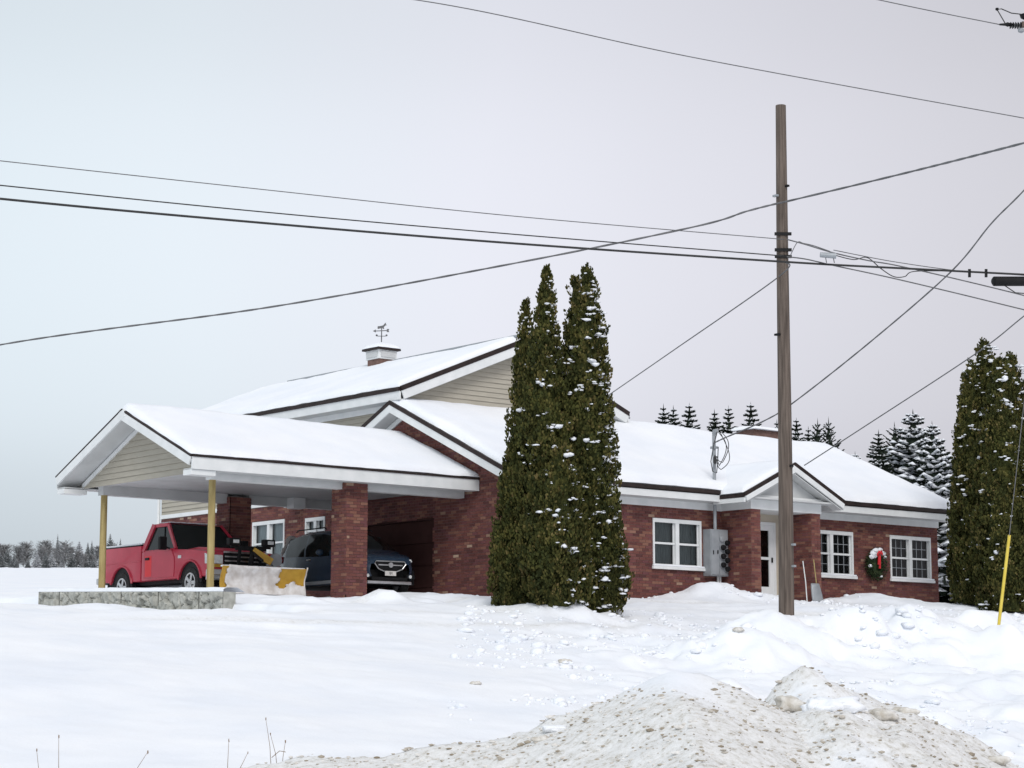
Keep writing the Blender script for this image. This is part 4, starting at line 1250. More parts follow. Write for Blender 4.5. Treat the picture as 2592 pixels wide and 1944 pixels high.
def build_suv():
    o = empty('parked_car', (-1.58, 4.62, 0), math.pi-math.radians(4))
    tag(o, 'dark blue compact crossover car parked behind the near brick column', 'car')
    L2 = 2.02
    # outline along y (local forward = +y): bottom, belt, top, half width
    ys = np.linspace(-L2, L2, 61)
    top = np.interp(ys, [-2.02, -1.98, -1.85, -1.6, -1.1, -.5, .1, .45, .8, 1.1, 1.3, 1.6, 1.85, 1.98, 2.02], [.92, 1.05, 1.30, 1.56, 1.63, 1.66, 1.64, 1.56, 1.36, 1.16, 1.06, 1.01, .94, .84, .74])
    belt = np.interp(ys, [-2.02, -1.6, 0, 1.1, 2.02], [.98, 1.06, 1.0, .98, .78])
    bot = np.interp(ys, [-2.02, -1.8, -1.5, 1.5, 1.8, 2.02], [.46, .34, .28, .26, .30, .44])
    hw = np.interp(ys, [-2.02, -1.9, -1.6, -1, 1.2, 1.6, 1.85, 1.98, 2.02], [.66, .79, .86, .885, .885, .85, .76, .64, .56])
    n, m = len(ys), 27
    V = []
    for i, y in enumerate(ys):
        b = min(belt[i], top[i]-.02)
        for j in range(m):
            k = j/(m-1)*2-1            # -1..1 across, going over the top
            a = abs(k); s = math.copysign(1, k)
            if a > .45:                # lower side
                f = (1-a)/.55; z = bot[i]+(b-bot[i])*f; x = hw[i]*(.93+.07*math.sin(math.pi*min(1, f*1.1)*.9)) if f > 0 else hw[i]*.93
                if f < .001: x = hw[i]*.90
            elif a > .2:               # glass / shoulder
                f = (.45-a)/.25; z = b+(top[i]-b)*(f*.96); tum = max(0, min(1, (top[i]-1.05)/.5)); x = hw[i]*(1-.06*f-.17*f*tum-.10*f*(1-tum))
            else:
                f = (.2-a)/.2; z = b+(top[i]-b)*(.96+.04*(1-(1-f)**2)); tum = max(0, min(1, (top[i]-1.05)/.5)); x = hw[i]*(.83-.06*tum if True else 0)*(a/.2)
                x = hw[i]*(1-.06-.17*tum-.10*(1-tum))*(a/.2)
            V.append((s*x, y, z))
    FA, RA, WR = 1.22, -1.30, .335
    groups = {'body': [], 'side_window': [], 'side_window ': [], 'windshield': [], 'rear_window': []}
    for i in range(n-1):
        ym = (ys[i]+ys[i+1])/2; tm = (top[i]+top[i+1])/2; bm_ = (belt[i]+belt[i+1])/2
        for j in range(m-1):
            k = abs((j+.5)/(m-1)*2-1)
            q = (i*m+j, (i+1)*m+j, (i+1)*m+j+1, i*m+j+1)
            zc = sum(V[t][2] for t in q)/4
            if k > .45 and ((ym-FA)**2+(zc-WR)**2 < .39**2 or (ym-RA)**2+(zc-WR)**2 < .39**2): continue
            g = 'body'
            if .22 < k < .43 and tm > 1.24 and -1.55 < ym < .62 and not (-.62 < ym < -.55) : g = 'side_window' if j < m/2 else 'side_window '
            elif k < .40 and .42 < ym < 1.12 and tm > 1.10: g = 'windshield'
            elif k < .36 and -1.95 < ym < -1.62: g = 'rear_window'
            groups[g].append(q)
    for g, fs in groups.items():
        if not fs: continue
        used = sorted({i for f in fs for i in f}); mp = {v: i for i, v in enumerate(used)}
        mb = MB(); mb.v = [V[i] for i in used]; mb.f = [tuple(mp[i] for i in f) for f in fs]
        mb.build(g.strip(), m_suv if g == 'body' else m_tint, o, smooth=.75)
    def part(mb, nme, mt, **k): return mb.build(nme, mt, o, **k)
    part(MB().box(-.80, .80, -1.85, 1.85, .26, .6), 'underbody', m_black)
    part(MB().box(-.70, .70, -1.5, .5, .6, 1.5), 'cabin', m_dark)
    for yy in (RA, FA):
        for s in (-1, 1): wheel(o, s*(.885-.13), yy, WR, .22, s, .22, 5)
    # nose: grille with chrome winged bar and round emblem, lights, plate, silver skid plate
    gp = [(-.44, .74), (-.34, .62), (-.18, .56), (.18, .56), (.34, .62), (.44, .74), (.40, .80), (-.40, .80)]
    part(MB().prism(gp, 'y', 1.93, 2.04), 'grille', m_black, bevel=.01)
    ring = MB().tube([(x, 2.045, z) for x, z in gp]+[(gp[0][0], 2.045, gp[0][1])], .014, 6); part(ring, 'grille_surround', m_chrome)
    part(MB().box(-.34, .34, 2.042, 2.058, .695, .72), 'grille_bar', m_chrome)
    part(MB().tube([(0, 2.04, .71), (0, 2.075, .71)], .062, 18), 'round_emblem', m_chrome, smooth=.6)
    for s in (-1, 1):
        part(MB().prism([(s*.46, .74), (s*.48, .82), (s*.66, .88), (s*.70, .82), (s*.60, .75)], 'y', 1.66, 1.93), 'headlight', m_lamp, bevel=.012)
        part(MB().box(*sorted((s*.50, s*.74)), 1.80, 1.99, .40, .50), 'fog_light_bezel', m_black, bevel=.015)
        part(MB().tube([(s*.60, 1.98, .45), (s*.60, 2.0, .45)], .04, 12), 'fog_light', m_lamp)
        mi = part(MB().blob((s*1.0, .42, 1.06), .13, .8, .6, .65, 2, 0, 1), 'mirror', m_suv, smooth=5)
        part(MB().box(*sorted((s*.875, s*.90)), -.40, -.22, .90, .93), 'door_handle', m_chrome, bevel=.006)
        part(MB().tube([(s*.66, -1.3, 1.66), (s*.66, -1.2, 1.70), (s*.66, .05, 1.70), (s*.66, .15, 1.66)], .016, 6), 'roof_rail', m_black)
        part(MB().box(*sorted((s*.70, s*.84)), -1.96, -1.80, .92, 1.08), 'tail_light', m_redbright, bevel=.02)
        part(MB().box(*sorted((s*.84, s*.885)), -.95, .90, .30, .38), 'sill_trim', m_galv, bevel=.01)
    part(MB().box(-.62, .62, 1.9, 2.03, .26, .33), 'skid_plate', m_chrome, bevel=.02)
    part(MB().box(-.50, .50, 1.9, 2.02, .345, .42), 'lower_grille', m_black, bevel=.01)
    pl = part(MB().box(-.155, .155, 2.045, 2.06, .455, .565), 'licence_plate', m_plate, bevel=.004)
    cu = bpy.data.curves.new('plate_text', 'FONT'); cu.body = '181'; cu.size = .085; cu.align_x = 'CENTER'; cu.align_y = 'CENTER'; cu.extrude = .001
    tmp = bpy.data.objects.new('tmp', cu); COL.objects.link(tmp)
    dg = bpy.context.evaluated_depsgraph_get(); me = bpy.data.meshes.new_from_object(tmp.evaluated_get(dg)); bpy.data.objects.remove(tmp)
    me.name = 'plate_text'; me.materials.clear(); me.materials.append(m_black)
    to = bpy.data.objects.new('plate_text', me); COL.objects.link(to); to.parent = pl; to.location = (0, 2.063, .51); to.rotation_euler = (math.pi/2, 0, math.pi); to['kind'] = 'stuff'
    # old snow sliding off the tailgate
    sn_ = MB()
    for i, (x, y, z, r) in enumerate(((.55, -1.70, 1.46, .15), (.5, -1.82, 1.33, .16), (.56, -1.90, 1.2, .16), (.52, -1.96, 1.07, .14), (.2, -1.78, 1.42, .16), (.15, -1.9, 1.22, .16), (-.2, -1.8, 1.4, .16), (.5, -2.0, .95, .10))):
        sn_.blob((x, y, z), r, 1.25, .45, 1.0, 2, .12, i)
    sn_.build('tailgate_snow', m_caked, o, smooth=5)
    return o


m_plate = noise_mat('plate', (.62, .60, .58), (.72, .70, .68), 4, .5)
build_suv()

# ------------------------------------------------------------------ things on the building front
mb_ = empty('electric_meter_bank', (6.5, -.15, .6))
tag(mb_, 'grey metal electric meter bank with round black meters beside the entrance', 'meter bank')
IM = Matrix.Translation((-6.5, .15, -.6))


def MP(mb, name, mat, parent=None, **k):
    o = mb.build(name, mat, None, **k)
    if parent is None: o.parent = mb_; o.matrix_parent_inverse = IM
    else: o.parent = parent; o.matrix_parent_inverse = Matrix.Identity(4)
    return o


box = MP(MB().box(6.18, 6.80, -.30, -.014, .62, 1.80), 'cabinet', m_galv, bevel=.012)
MP(MB().box(6.20, 6.46, -.318, -.301, .65, 1.77), 'cabinet_door', m_galv, bevel=.006)
MP(MB().box(6.475, 6.78, -.314, -.301, .65, 1.77), 'meter_panel', m_galv, bevel=.004)
MP(MB().box(6.24, 6.26, -.335, -.3185, 1.16, 1.26), 'latch', m_black); MP(MB().box(6.39, 6.42, -.335, -.3185, 1.18, 1.27), 'latch', m_black)
for x, zs, bl in ((6.555, (1.56, 1.34, 1.12, .90), 1), (6.70, (1.46, 1.24, 1.02, .80), 0)):
    for i, z in enumerate(zs):
        blank = bl and i == 0
        mt = MP(MB().tube([(x, -.3145, z), (x, -.345, z)], .085, 18), 'meter_socket', m_galv, smooth=.6)
        MP(MB().tube([(x, -.3455, z), (x, -.40 if not blank else -.352, z), (x, -.43 if not blank else -.356, z)], [.07, .068, .05], 18), 'meter_blank' if blank else 'meter', m_galv if blank else m_black, mt, smooth=.6)
for x in (6.60, 6.68): MP(MB().tube([(x, -.12, -.2), (x, -.12, .62)], .03, 8), 'conduit', m_white, smooth=.8)

mast = empty('service_mast', (6.42, -.2, 1.8))
tag(mast, 'grey steel service mast with drooping cable loops rising through the snowy roof', 'service mast')
IMM = Matrix.Translation((-6.42, .2, -1.8))


def SM(mb, name, mat, **k):
    o = mb.build(name, mat, None, **k); o.parent = mast; o.matrix_parent_inverse = IMM; return o


SM(MB().tube([(6.42, -.22, 1.80), (6.42, -.22, 4.22)], .045, 10), 'pipe', m_galv, smooth=.8)
SM(MB().tube([(6.42, -.22, 4.22), (6.42, -.26, 4.30), (6.42, -.34, 4.32)], [.05, .075, .05], 10), 'weatherhead', m_galv, smooth=.8)
SM(MB().box(6.36, 6.48, -.30, -.14, 3.86, 3.92), 'clamp', m_galv)
for i, (w_, zb_) in enumerate(((.30, 3.42), (.36, 3.32), (.26, 3.50))):
    pts = []
    for k in range(19):
        u = k/18; a = math.pi*(.5-1.0*u)
        pts.append((6.46+w_*math.cos(a)*(.75+.25*u)+.03*i, -.36-.03*i, (4.26*(1-u)+zb_*u)+.10*math.sin(u*math.pi)*(-1)**i))
    pts += [(6.44, -.36, zb_+.04), (6.40, -.33, zb_+.16)]
    SM(MB().tube(pts, .011, 5), 'cable_loop', m_cable, smooth=2)
SM(MB().tube([(6.40, -.36, 4.28), (6.22, -.4, 3.9), (6.12, -.4, 3.5), (6.18, -.4, 3.25), (6.32, -.4, 3.22), (6.40, -.36, 3.5), (6.43, -.36, 3.9)], .013, 5), 'cable_loop', m_cable, smooth=2)
SM(MB().blob((6.27, -.4, 3.55), .09, .6, .6, 1.6, 1, .2, 3), 'splice', m_cable)
SM(MB().bar((6.42, -.57, 2.55), (6.62, -.57, 2.62), .03, .12), 'bracket', m_galv)

wr = empty('wreath', (12.66, -.06, 1.17))
tag(wr, 'round evergreen wreath with red ribbon hung between the two right windows', 'wreath')
wm = MB(); rr = random.Random(3)
for i in range(900):
    a = rr.uniform(0, 2*math.pi); b = rr.uniform(0, 2*math.pi); r = .30+.10*math.cos(b); q = Vector((r*math.cos(a), -.02+.09*math.sin(b)-.05, r*1.08*math.sin(a)))
    d = Vector((rr.gauss(0, 1), -abs(rr.gauss(0, .8)), rr.gauss(0, 1))).normalized()*rr.uniform(.06, .13); s = d.orthogonal().normalized()*.014
    wm.quad(q-s, q+s, q+d+s*.3, q+d-s*.3)
wm.build('greenery', m_wreath, wr, fix=False)
cm = MB()
cm.v = [(.34*math.cos(a*math.pi/12)*(1 if k == 0 else .55), -.05, .36*math.sin(a*math.pi/12)*(1 if k == 0 else .5)) for k in (0, 1) for a in range(24)]
cm.f = [(i, (i+1) % 24, 24+(i+1) % 24, 24+i) for i in range(24)]+[tuple(range(24, 48))]
cm.build('backing', m_wreath, wr, fix=False)
rb = MB()
rb.bar((.03, -.17, .32), (-.03, -.19, -.02), .075, .02, (0, 1, 0)); rb.bar((.05, -.17, .32), (.02, -.18, -.12), .06, .02, (0, 1, 0))
rb.prism([(-.09, .22), (0, .30), (.0, .36), (-.06, .37)], 'y', -.21, -.18); rb.prism([(.03, .30), (.13, .24), (.11, .37), (.05, .37)], 'y', -.21, -.18); rb.blob((.02, -.21, .31), .04, 1, .7, 1, 1, .1, 2)
rb.build('ribbon', m_ribbon, wr)
sm_ = MB()
for i, (x, z, r) in enumerate(((-.08, .36, .11), (-.2, .28, .11), (-.28, .18, .08), (.2, .3, .09), (-.14, .2, .07), (-.33, -.06, .06), (.06, .38, .09), (.28, .2, .06), (.1, -.33, .05))): sm_.blob((x, -.15, z), r, 1.2, .6, .7, 2, .2, i)
sm_.build('snow', m_snow, wr, smooth=5)['kind'] = 'stuff'

# shovel and stick by the door
sv = empty('snow_shovel', (9.0, -1.28, 0))
tag(sv, 'pale snow shovel leaning on the right brick pier of the entrance', 'shovel')
sv.location = (9.0, -1.25, .05)
MB().tube([(.02, -.02, .35), (.05, .10, 1.05)], .014, 6).build('handle', m_timber, sv)
sc = MB()
for i in range(9):
    for j in range(7):
        u = -1+2*i/8; v = j/6; sc.v.append((u*.21*(1-.25*v*v), -.14+.10*v+.06*u*u, -.05+.48*v))
for i in range(8):
    for j in range(6): a = i*7+j; sc.f.append((a, a+7, a+8, a+1))
so = sc.build('scoop', m_galv, sv, smooth=5); md = so.modifiers.new('t', 'SOLIDIFY'); md.thickness = .012
st_ = MB().tube([(8.62, -1.30, -.1), (8.66, -1.22, .5), (8.70, -1.10, 1.05)], .014, 6).build('white_stick', m_white, None)
tag(st_, 'thin white stick leaning by the entrance just right of the utility pole', 'stick')

# ------------------------------------------------------------------ utility poles and overhead lines
def pole(name, base, top, r0, r1, label):
    o = empty(name, base); tag(o, label, 'utility pole')
    b = Vector(base); t = Vector(top)-b; pts = []; rs = []
    for i in range(13):
        k = i/12; pts.append(t*k+Vector((.012*math.sin(k*7), .012*math.cos(k*5), 0))); rs.append(r0+(r1-r0)*k)
    pts.insert(0, -t.normalized()*1.2); rs.insert(0, r0)
    MB().tube(pts, rs, 18).build('shaft', m_pole, o, smooth=.8)
    return o


pb = at(1992, 1572, 42.6); ptop = Vector((pb.x+.02, pb.y+.02, 9.75))
# find the height that puts the pole top where it stands
def proj(v):
    d = np.array(v)-CAM; z = d@_F; return IW/2+FPX*(d@_R)/z, IH/2-FPX*(d@_U)/z


lo, hi = 5., 14.
for _ in range(40):
    mid = (lo+hi)/2
    if proj((pb.x, pb.y, mid))[1] > 267: lo = mid
    else: hi = mid
ptop = Vector((pb.x, pb.y, lo)); dxp = (1976-proj(ptop)[0])/FPX*43
ptop = ptop+Vector((_R[0]*dxp, _R[1]*dxp, 0))
up_ = pole('utility_pole', pb, ptop, .155, .105, 'weathered brown wooden utility pole standing in snow before the entrance')
pv = (ptop-pb)


def on_pole(py, off=0.0):
    k = max(0, min(1, (1572-py)/(1572-267))); v = pb+pv*k; v = v+Vector((_R[0], _R[1], 0))*off-Vector((SY, CY, 0))*.13; return v


for py, off, m, nm in ((1385, .145, m_galv, 'tag_plate'), (1438, .145, m_galv, 'tag_plate'), (1190, .12, m_black, 'bolt'), (480, .11, m_black, 'bolt'), (505, -.11, m_galv, 'bolt'), (860, -.11, m_black, 'bolt')):
    v = on_pole(py, off)-pb; MB().box(v.x-.03, v.x+.03, v.y-.02, v.y+.1, v.z-.02, v.z+.02).build(nm, m, up_)
for py in (604, 645, 662):
    v = on_pole(py, 0)-pb; MB().bar(v-Vector((_R[0], _R[1], 0))*.17+Vector((0, .0, 0)), v+Vector((_R[0], _R[1], 0))*.17, .05, .06).build('clamp', m_black, up_)

p2 = at(2745, 1590, 45.0)
pole('utility_pole', p2, (p2.x, p2.y, 12.4), .16, .11, 'second wooden utility pole just beyond the right edge of the picture')


def cable(name, pts, r, label, mat=None, twist=0, cat='cable', sag=0):
    """pts: (px,py,depth). smooth interpolation through them"""
    P = [at(*p) for p in pts]
    out = []
    for i in range(len(P)-1):
        p0 = P[max(i-1, 0)]; p1 = P[i]; p2_ = P[i+1]; p3 = P[min(i+2, len(P)-1)]
        n = 16
        for k in range(n):
            t = k/n
            out.append(.5*((2*p1)+(p2_-p0)*t+(2*p0-5*p1+4*p2_-p3)*t*t+(3*p1-p0-3*p2_+p3)*t*t*t))
    out.append(P[-1])
    mb = MB()
    if twist:
        # service cable: two strands wound round each other
        res = []
        for a, b in zip(out[:-1], out[1:]):
            m = max(1, int((b-a).length/.10))
            res += [a+(b-a)*(k/m) for k in range(m)]
        for ph in (0, math.pi):
            q = [p+Vector((_R[0]*.3, _R[1]*.3, 1)).normalized()*math.sin(k*.10/twist*2*math.pi+ph)*r*.45+Vector((SY, CY, 0))*math.cos(k*.10/twist*2*math.pi+ph)*r*.45 for k, p in enumerate(res)]
            mb.tube(q, r, 5)
    else:
        mb.tube(out, r, 6)
    o = mb.build(name, mat or m_cable, None, smooth=2)
    return tag(o, label, cat)


D = lambda px: 37.4+(px/1990.0)*5.2 if px < 1990 else 42.6+(px-1990)/755*2.4
c3 = lambda *l: [(x, y, D(x)-.15) for x, y in l]
G = 'overhead lines'
cable('overhead_wire', c3((-500, -140), (300, -70), (1055, 0), (1758, 146), (2592, 299), (2760, 328)), .010, 'thin grey wire crossing the top of the sky from centre to right edge', m_wire)
cable('overhead_wire', c3((1500, -160), (2226, 0), (2530, 62)), .010, 'short thin wire in the top right corner ending at the insulator', m_wire)
cable('overhead_wire', c3((-700, 330), (0, 407), (650, 478), (1300, 547), (1985, 606)), .009, 'thin topmost of the three parallel wires running to the left of the pole', m_wire)
cable('overhead_wire', c3((-700, 395), (0, 469), (650, 535), (1300, 593), (1985, 648)), .012, 'middle of the three parallel wires running to the left of the pole', m_cable)
cable('telephone_cable', c3((-700, 425), (0, 503), (650, 563), (1300, 616), (1990, 663), (2300, 680), (2592, 695), (2760, 704)), .022, 'thick black cable, lowest of the three crossing the picture in front of the pole', m_cable)
cable('service_cable', [(-600, 1000, 52), (0, 873, 49), (680, 778, 46), (1300, 667, 44.2), (1758, 574, 43.8), (1890, 535, 43.5), (1968, 515, 43.3), (2012, 505, 43.2), (2300, 436, 40), (2592, 362, 34.5), (2900, 280, 31), (4300, -90, 21), (9000, -1300, 10)], .016, 'pale grey twisted cable rising from lower left behind the pole to upper right', m_wire, 1.1)
cable('service_cable', [(1535, 1004, 56), (1700, 890, 51), (1968, 703, 43.6), (1990, 664, 42.6)], .013, 'straight grey wire from the pole down to the roof behind the cedars', m_wire)
cable('service_cable', [(1806, 1122, 53.5), (1838, 1107, 53.2), (1935, 1065, 52.4), (2010, 1018, 51.6), (2200, 868, 49.0), (2405, 690, 46.5), (2510, 565, 45.4), (2592, 482, 44.8), (2760, 300, 45)], .015, 'twisted grey service cable sweeping from the roof mast to upper right', m_wire, 1.1)
cable('service_cable', [(2036, 1178, 56.5), (2200, 1072, 54), (2470, 895, 50), (2592, 800, 48.5), (2745, 680, 45)], .014, 'grey wire slanting from the porch roof past the tall right cedars', m_wire)
cable('splice_cable', c3((1992, 606), (2036, 618), (2110, 640), (2200, 660), (2270, 672), (2420, 706), (2592, 748), (2750, 790)), .013, 'grey cable right of the pole sagging below the black splice case', m_wire)
cable('splice_cable', c3((1992, 650), (2040, 656), (2110, 672), (2250, 702), (2420, 742), (2592, 784), (2750, 822)), .013, 'lowest grey cable leaving the pole towards the right edge', m_wire)
cable('jumper_cable', c3((2110, 645), (2160, 657), (2195, 652), (2230, 680), (2262, 700), (2290, 700), (2315, 687), (2420, 686)), .010, 'thin looping jumper cable between the two lines right of the pole', m_cable)
cable('jumper_cable', c3((2000, 648), (2018, 614), (2034, 616), (2060, 622), (2100, 636)), .009, 'short bent jumper wire against the right side of the pole', m_wire)
cable('overhead_wire', c3((2110, 633), (2260, 662), (2440, 687), (2592, 697), (2750, 712)), .009, 'thin support strand above the black splice case', m_wire)


def pxbox(name, x0, y0, x1, y1, d, mat, label, cat, r=None):
    a = at(x0, (y0+y1)/2, d); b = at(x1, (y0+y1)/2, d+.3); h = (y1-y0)/FPX*d
    o = empty(name, a); tag(o, label, cat)
    return o, a, b, h


o, a, b, h = pxbox('splice_case', 2512, 701, 2640, 723, 44.2, m_black, 'black cylindrical splice case hung on the cable at the right edge', 'splice case')
sp = MB().tube([Vector((0, 0, 0)), (b-a)*.03, (b-a)*.97, (b-a)], [.06, .1, .1, .06], 14).build('case', m_black, o, smooth=.8)
MB().tube([Vector((.2, -.1, -.05)), Vector((.35, -.3, -.24)), Vector((.5, -.45, -.26)), Vector((.65, -.5, -.15))], .012, 5).build('cable_loop', m_cable, o)
for x in (2454, 2496):
    q = at(x, 681, D(x)-.15); q2 = at(x, 702, D(x)-.15)
    s_ = MB().bar(q, q2, .05, .05).build('cable_spacer', m_black, None)
    tag(s_, 'small black spacer on the cable left of the splice case, %s of two' % ('left' if x < 2480 else 'right'), 'spacer')
q = at(2096, 645, 42.6)
o = empty('cable_terminal', q); tag(o, 'small grey cable terminal hanging on the wire right of the pole', 'terminal')
MB().tube([Vector((-.12, .1, 0)), Vector((.12, -.1, -.02))], [.05, .06], 8).build('housing', m_galv, o, smooth=.8)
for u in (-.04, .08): MB().tube([Vector((u, -u*.8, -.04)), Vector((u+.03, -u*.8, -.16))], .01, 5).build('lead', m_wire, o)
q = at(2530, 62, 44.1)
o = empty('insulator_set', q); tag(o, 'dark line insulator with looping jumper in the top right corner', 'insulator')
ex = Vector((_R[0], _R[1], 0))
ins = MB().tube([ex*0, ex*.12, ex*.16, ex*.28], [.02, .03, .05, .02], 8)
for k in range(5): ins.tube([ex*(.22+.05*k)+Vector((0, 0, -.02)), ex*(.245+.05*k)+Vector((0, 0, -.022))], [.075, .05], 10)
ins.build('insulator', m_black, o)
MB().tube([ex*.12+Vector((0, 0, .02)), Vector((0, 0, .32))-ex*.04, ex*.05+Vector((0, 0, .33)), ex*.25+Vector((0, 0, .24)), ex*.5+Vector((0, 0, .21))], .012, 5).build('jumper', m_cable, o)
MB().blob(ex*.0-ex*.04+Vector((0, 0, .33)), .035, seed=2).build('connector', m_black, o)
MB().blob(ex*.5+Vector((0, 0, .17)), .09, 1, 1, .9, 1, .2, 4).build('clamp', m_black, o)
MB().blob(ex*.44+Vector((0, 0, -.12)), .07, 1, 1, .9, 1, .2, 5).build('clamp', m_galv, o)
MB().bar(ex*.45, ex*1.6+Vector((0, 0, -.05)), .09, .11).build('bracket', m_pole, o)

# guy wire with yellow guard
g0 = at(2526, 1600, 43.4); g1 = at(2555, 1355, 44.0); gt = p2+Vector((0, 0, 11.0))
gw = empty('guy_wire', g0); tag(gw, 'guy wire with bright yellow plastic guard at the right edge', 'guy wire')
v = g1-g0
MB().tube([-v*.15, v*.5, v], .032, 8).build('guard', m_yellow, gw, smooth=.8)
g2 = at(2596, 985, 44.5); g3 = at(2690, 200, 45)
MB().tube([v*.9, g2-g0, g3-g0], .009, 5).build('wire', m_wire, gw)

# ------------------------------------------------------------------ cedars
def cedar(base, height, rmax, label, seed, group=None, lean=(0, 0), n=5200, tip=.9, snow=90, snow_side=None, low=.75, lowz=.0, tips=1, name='cedar_tree', leaf=1.0):
    o = empty(name, base); tag(o, label, 'cedar', group)
    rr = random.Random(seed)
    def rad(k, a):
        if k < .22: p = low+(1-low)*math.sin(k/.22*math.pi/2)
        else:
            u = (k-.22)/.78; p = (1-u**1.55)**tip
        w = 1+.16*noise.noise(Vector((math.cos(a)*1.4+seed*3.1, math.sin(a)*1.4, k*height*.55)))+.17*noise.noise(Vector((math.cos(a)*rmax*5.5+seed, math.sin(a)*rmax*5.5, k*height*1.9)))
        return max(rmax*p*w, .02)
    ax = lambda k: Vector((lean[0]*k*k+.05*math.sin(k*6+seed), lean[1]*k*k+.05*math.cos(k*5+seed), height*k))
    MB().tube([(0, 0, -.4), ax(.25), ax(.5), ax(.8)], [.11, .09, .06, .02], 8).build('trunk', m_bark, o)
    mb = MB(); TV = []
    # inner mass of older foliage
    nk, na = int(height*11), int(22+rmax*14)
    for i in range(nk):
        for j in range(na):
            k = .01+.95*(i+rr.uniform(-.3, .3))/nk; a = 2*math.pi*(j+rr.uniform(-.3, .3))/na
            c = ax(k); k2 = k+1.5/nk; c2 = ax(k2); n0 = len(mb.v); f0 = rr.uniform(.56, .70); f1 = rr.uniform(.56, .74)
            for (kk_, cc, aa, ff) in ((k, c, a, f0), (k, c, a+9.6/na, f0), (k2, c2, a+8.0/na, f1), (k2, c2, a+1.6/na, f1)):
                r = rad(min(kk_, .98), aa)*ff; mb.v.append((cc.x+r*math.cos(aa), cc.y+r*math.sin(aa), cc.z))
            mb.f.append((n0, n0+1, n0+2, n0+3))
    # flame shaped tufts of upright fan sprays
    tint = [None]; nt_ = n//5
    for i in range(nt_):
        k = rr.random()**.92
        if rr.random() > .22+.78*(1-max(0, (k-.22)/.78)**1.4): continue
        a = rr.uniform(0, 2*math.pi); r0 = rad(k, a)*(rr.uniform(.86, 1.0) if rr.random() < .7 else rr.uniform(.62, .86))
        tc_ = ax(k*.975)+Vector((r0*math.cos(a), r0*math.sin(a), 0))
        out = Vector((math.cos(a), math.sin(a), 0)); tan = Vector((-math.sin(a), math.cos(a), 0))
        tw = rr.uniform(.06, .17)*leaf*(1-.35*k); th_ = tw*rr.uniform(1.4, 2.6)
        lean_o = rr.uniform(.05, .5); tv = rr.random(); TV.append((len(mb.v), tv))
        for q_ in range(26):
            f = rr.random(); wq = tw*(1-f)**.6*math.sqrt(rr.random()); b_ = rr.uniform(0, 6.283)
            c = tc_+Vector((0, 0, th_*f))+out*(lean_o*th_*f+wq*math.cos(b_)*.8)+tan*wq*math.sin(b_)
            hv = out*math.cos(b_)+tan*math.sin(b_)
            sz = rr.uniform(.035, .075)*leaf
            upv = (Vector((0, 0, 1))+hv*rr.uniform(.2, .9)).normalized(); sd_ = upv.cross(out*math.cos(b_+1.3)+tan*math.sin(b_+1.3))
            sd_ = sd_.normalized() if sd_.length > 1e-3 else tan
            n0 = len(mb.v); w = sz*.40
            mb.v += [tuple(c), tuple(c+upv*sz*.6+sd_*w), tuple(c+upv*sz*1.25), tuple(c+upv*sz*.6-sd_*w)]
            mb.f.append((n0, n0+1, n0+2, n0+3))
    co = mb.build('crown', m_tree, o, fix=False)
    tv_ = np.full(len(mb.v), .35, np.float32)
    for (st0, v0), (st1, _v) in zip(TV, TV[1:]+[(len(mb.v), 0)]): tv_[st0:st1] = v0
    at2 = co.data.attributes.new('tuft', 'FLOAT', 'POINT'); at2.data.foreach_set('value', tv_)
    if snow:
        s = MB()
        for i in range(snow):
            k = rr.uniform(.01, .97); a = rr.uniform(0, 2*math.pi)
            if snow_side is not None and rr.random() < .7:
                a = snow_side+rr.gauss(0, .75)
            r = rad(k, a)*rr.uniform(.86, .99); c = ax(k)+Vector((r*math.cos(a), r*math.sin(a), .05))
            q = rr.uniform(.02, .055) if rr.random() < .85 else rr.uniform(.06, .10)
            for z_ in range(rr.choice((1, 2, 3, 4))):
                s.blob(c+Vector((rr.gauss(0, q*.9), rr.gauss(0, q*.9), rr.gauss(0, q*.45))), q*rr.uniform(.5, 1.0), rr.uniform(.8, 1.7), rr.uniform(.8, 1.7), rr.uniform(.35, .7), 1, .35, rr.randrange(999))
        so_ = s.build('snow_clump', m_snow, o, smooth=5, fix=False); so_['kind'] = 'stuff'
    return o


RIGHT = math.atan2(_R[1], _R[0])
def lat(px, d, dy=0.0):
    v = at(px, 1500, d); return v


GC = 'cedars clumped before the building corner'
for (px, dd, tipy, r, lab, seed, n, sn_n, low, tp) in (
    (1331, 46.6, 748, .46, 'slender leftmost cedar of the tall clump before the building', 1, 5600, 26, .80, 1.05),
    (1384, 46.0, 668, .66, 'tall middle cedar with single pointed top in the clump', 2, 9000, 130, .72, .95),
    (1486, 46.3, 672, .74, 'broad right cedar of the clump, snow flecked down its right side', 3, 9800, 300, .68, .66),
    (1457, 46.7, 690, .50, 'narrow rear cedar whose tip shows left of the broad snowy one', 4, 5200, 40, .8, .8),
    (1306, 46.3, 1130, .50, 'low bushy cedar at the left foot of the tall clump', 5, 4200, 10, .8, .6),
    (1536, 46.1, 1275, .42, 'short rounded cedar shoot at the right foot of the clump', 6, 2600, 60, .55, .45),
    (1410, 45.5, 1120, .72, 'low cedar at the front foot of the tall clump', 9, 5200, 60, .75, .6),
):
    v = at(px, 1525, dd); g = gz(v.x, v.y); b = Vector((v.x, v.y, g-.05))
    lo, hi = 1., 14.
    for _ in range(30):
        mid = (lo+hi)/2
        if proj((b.x, b.y, b.z+mid))[1] > tipy: lo = mid
        else: hi = mid
    cedar(b, lo, r, lab, seed, GC, n=n, snow=sn_n, snow_side=RIGHT-.5, low=low, tip=tp)
GR = 'tall cedars at the right edge'
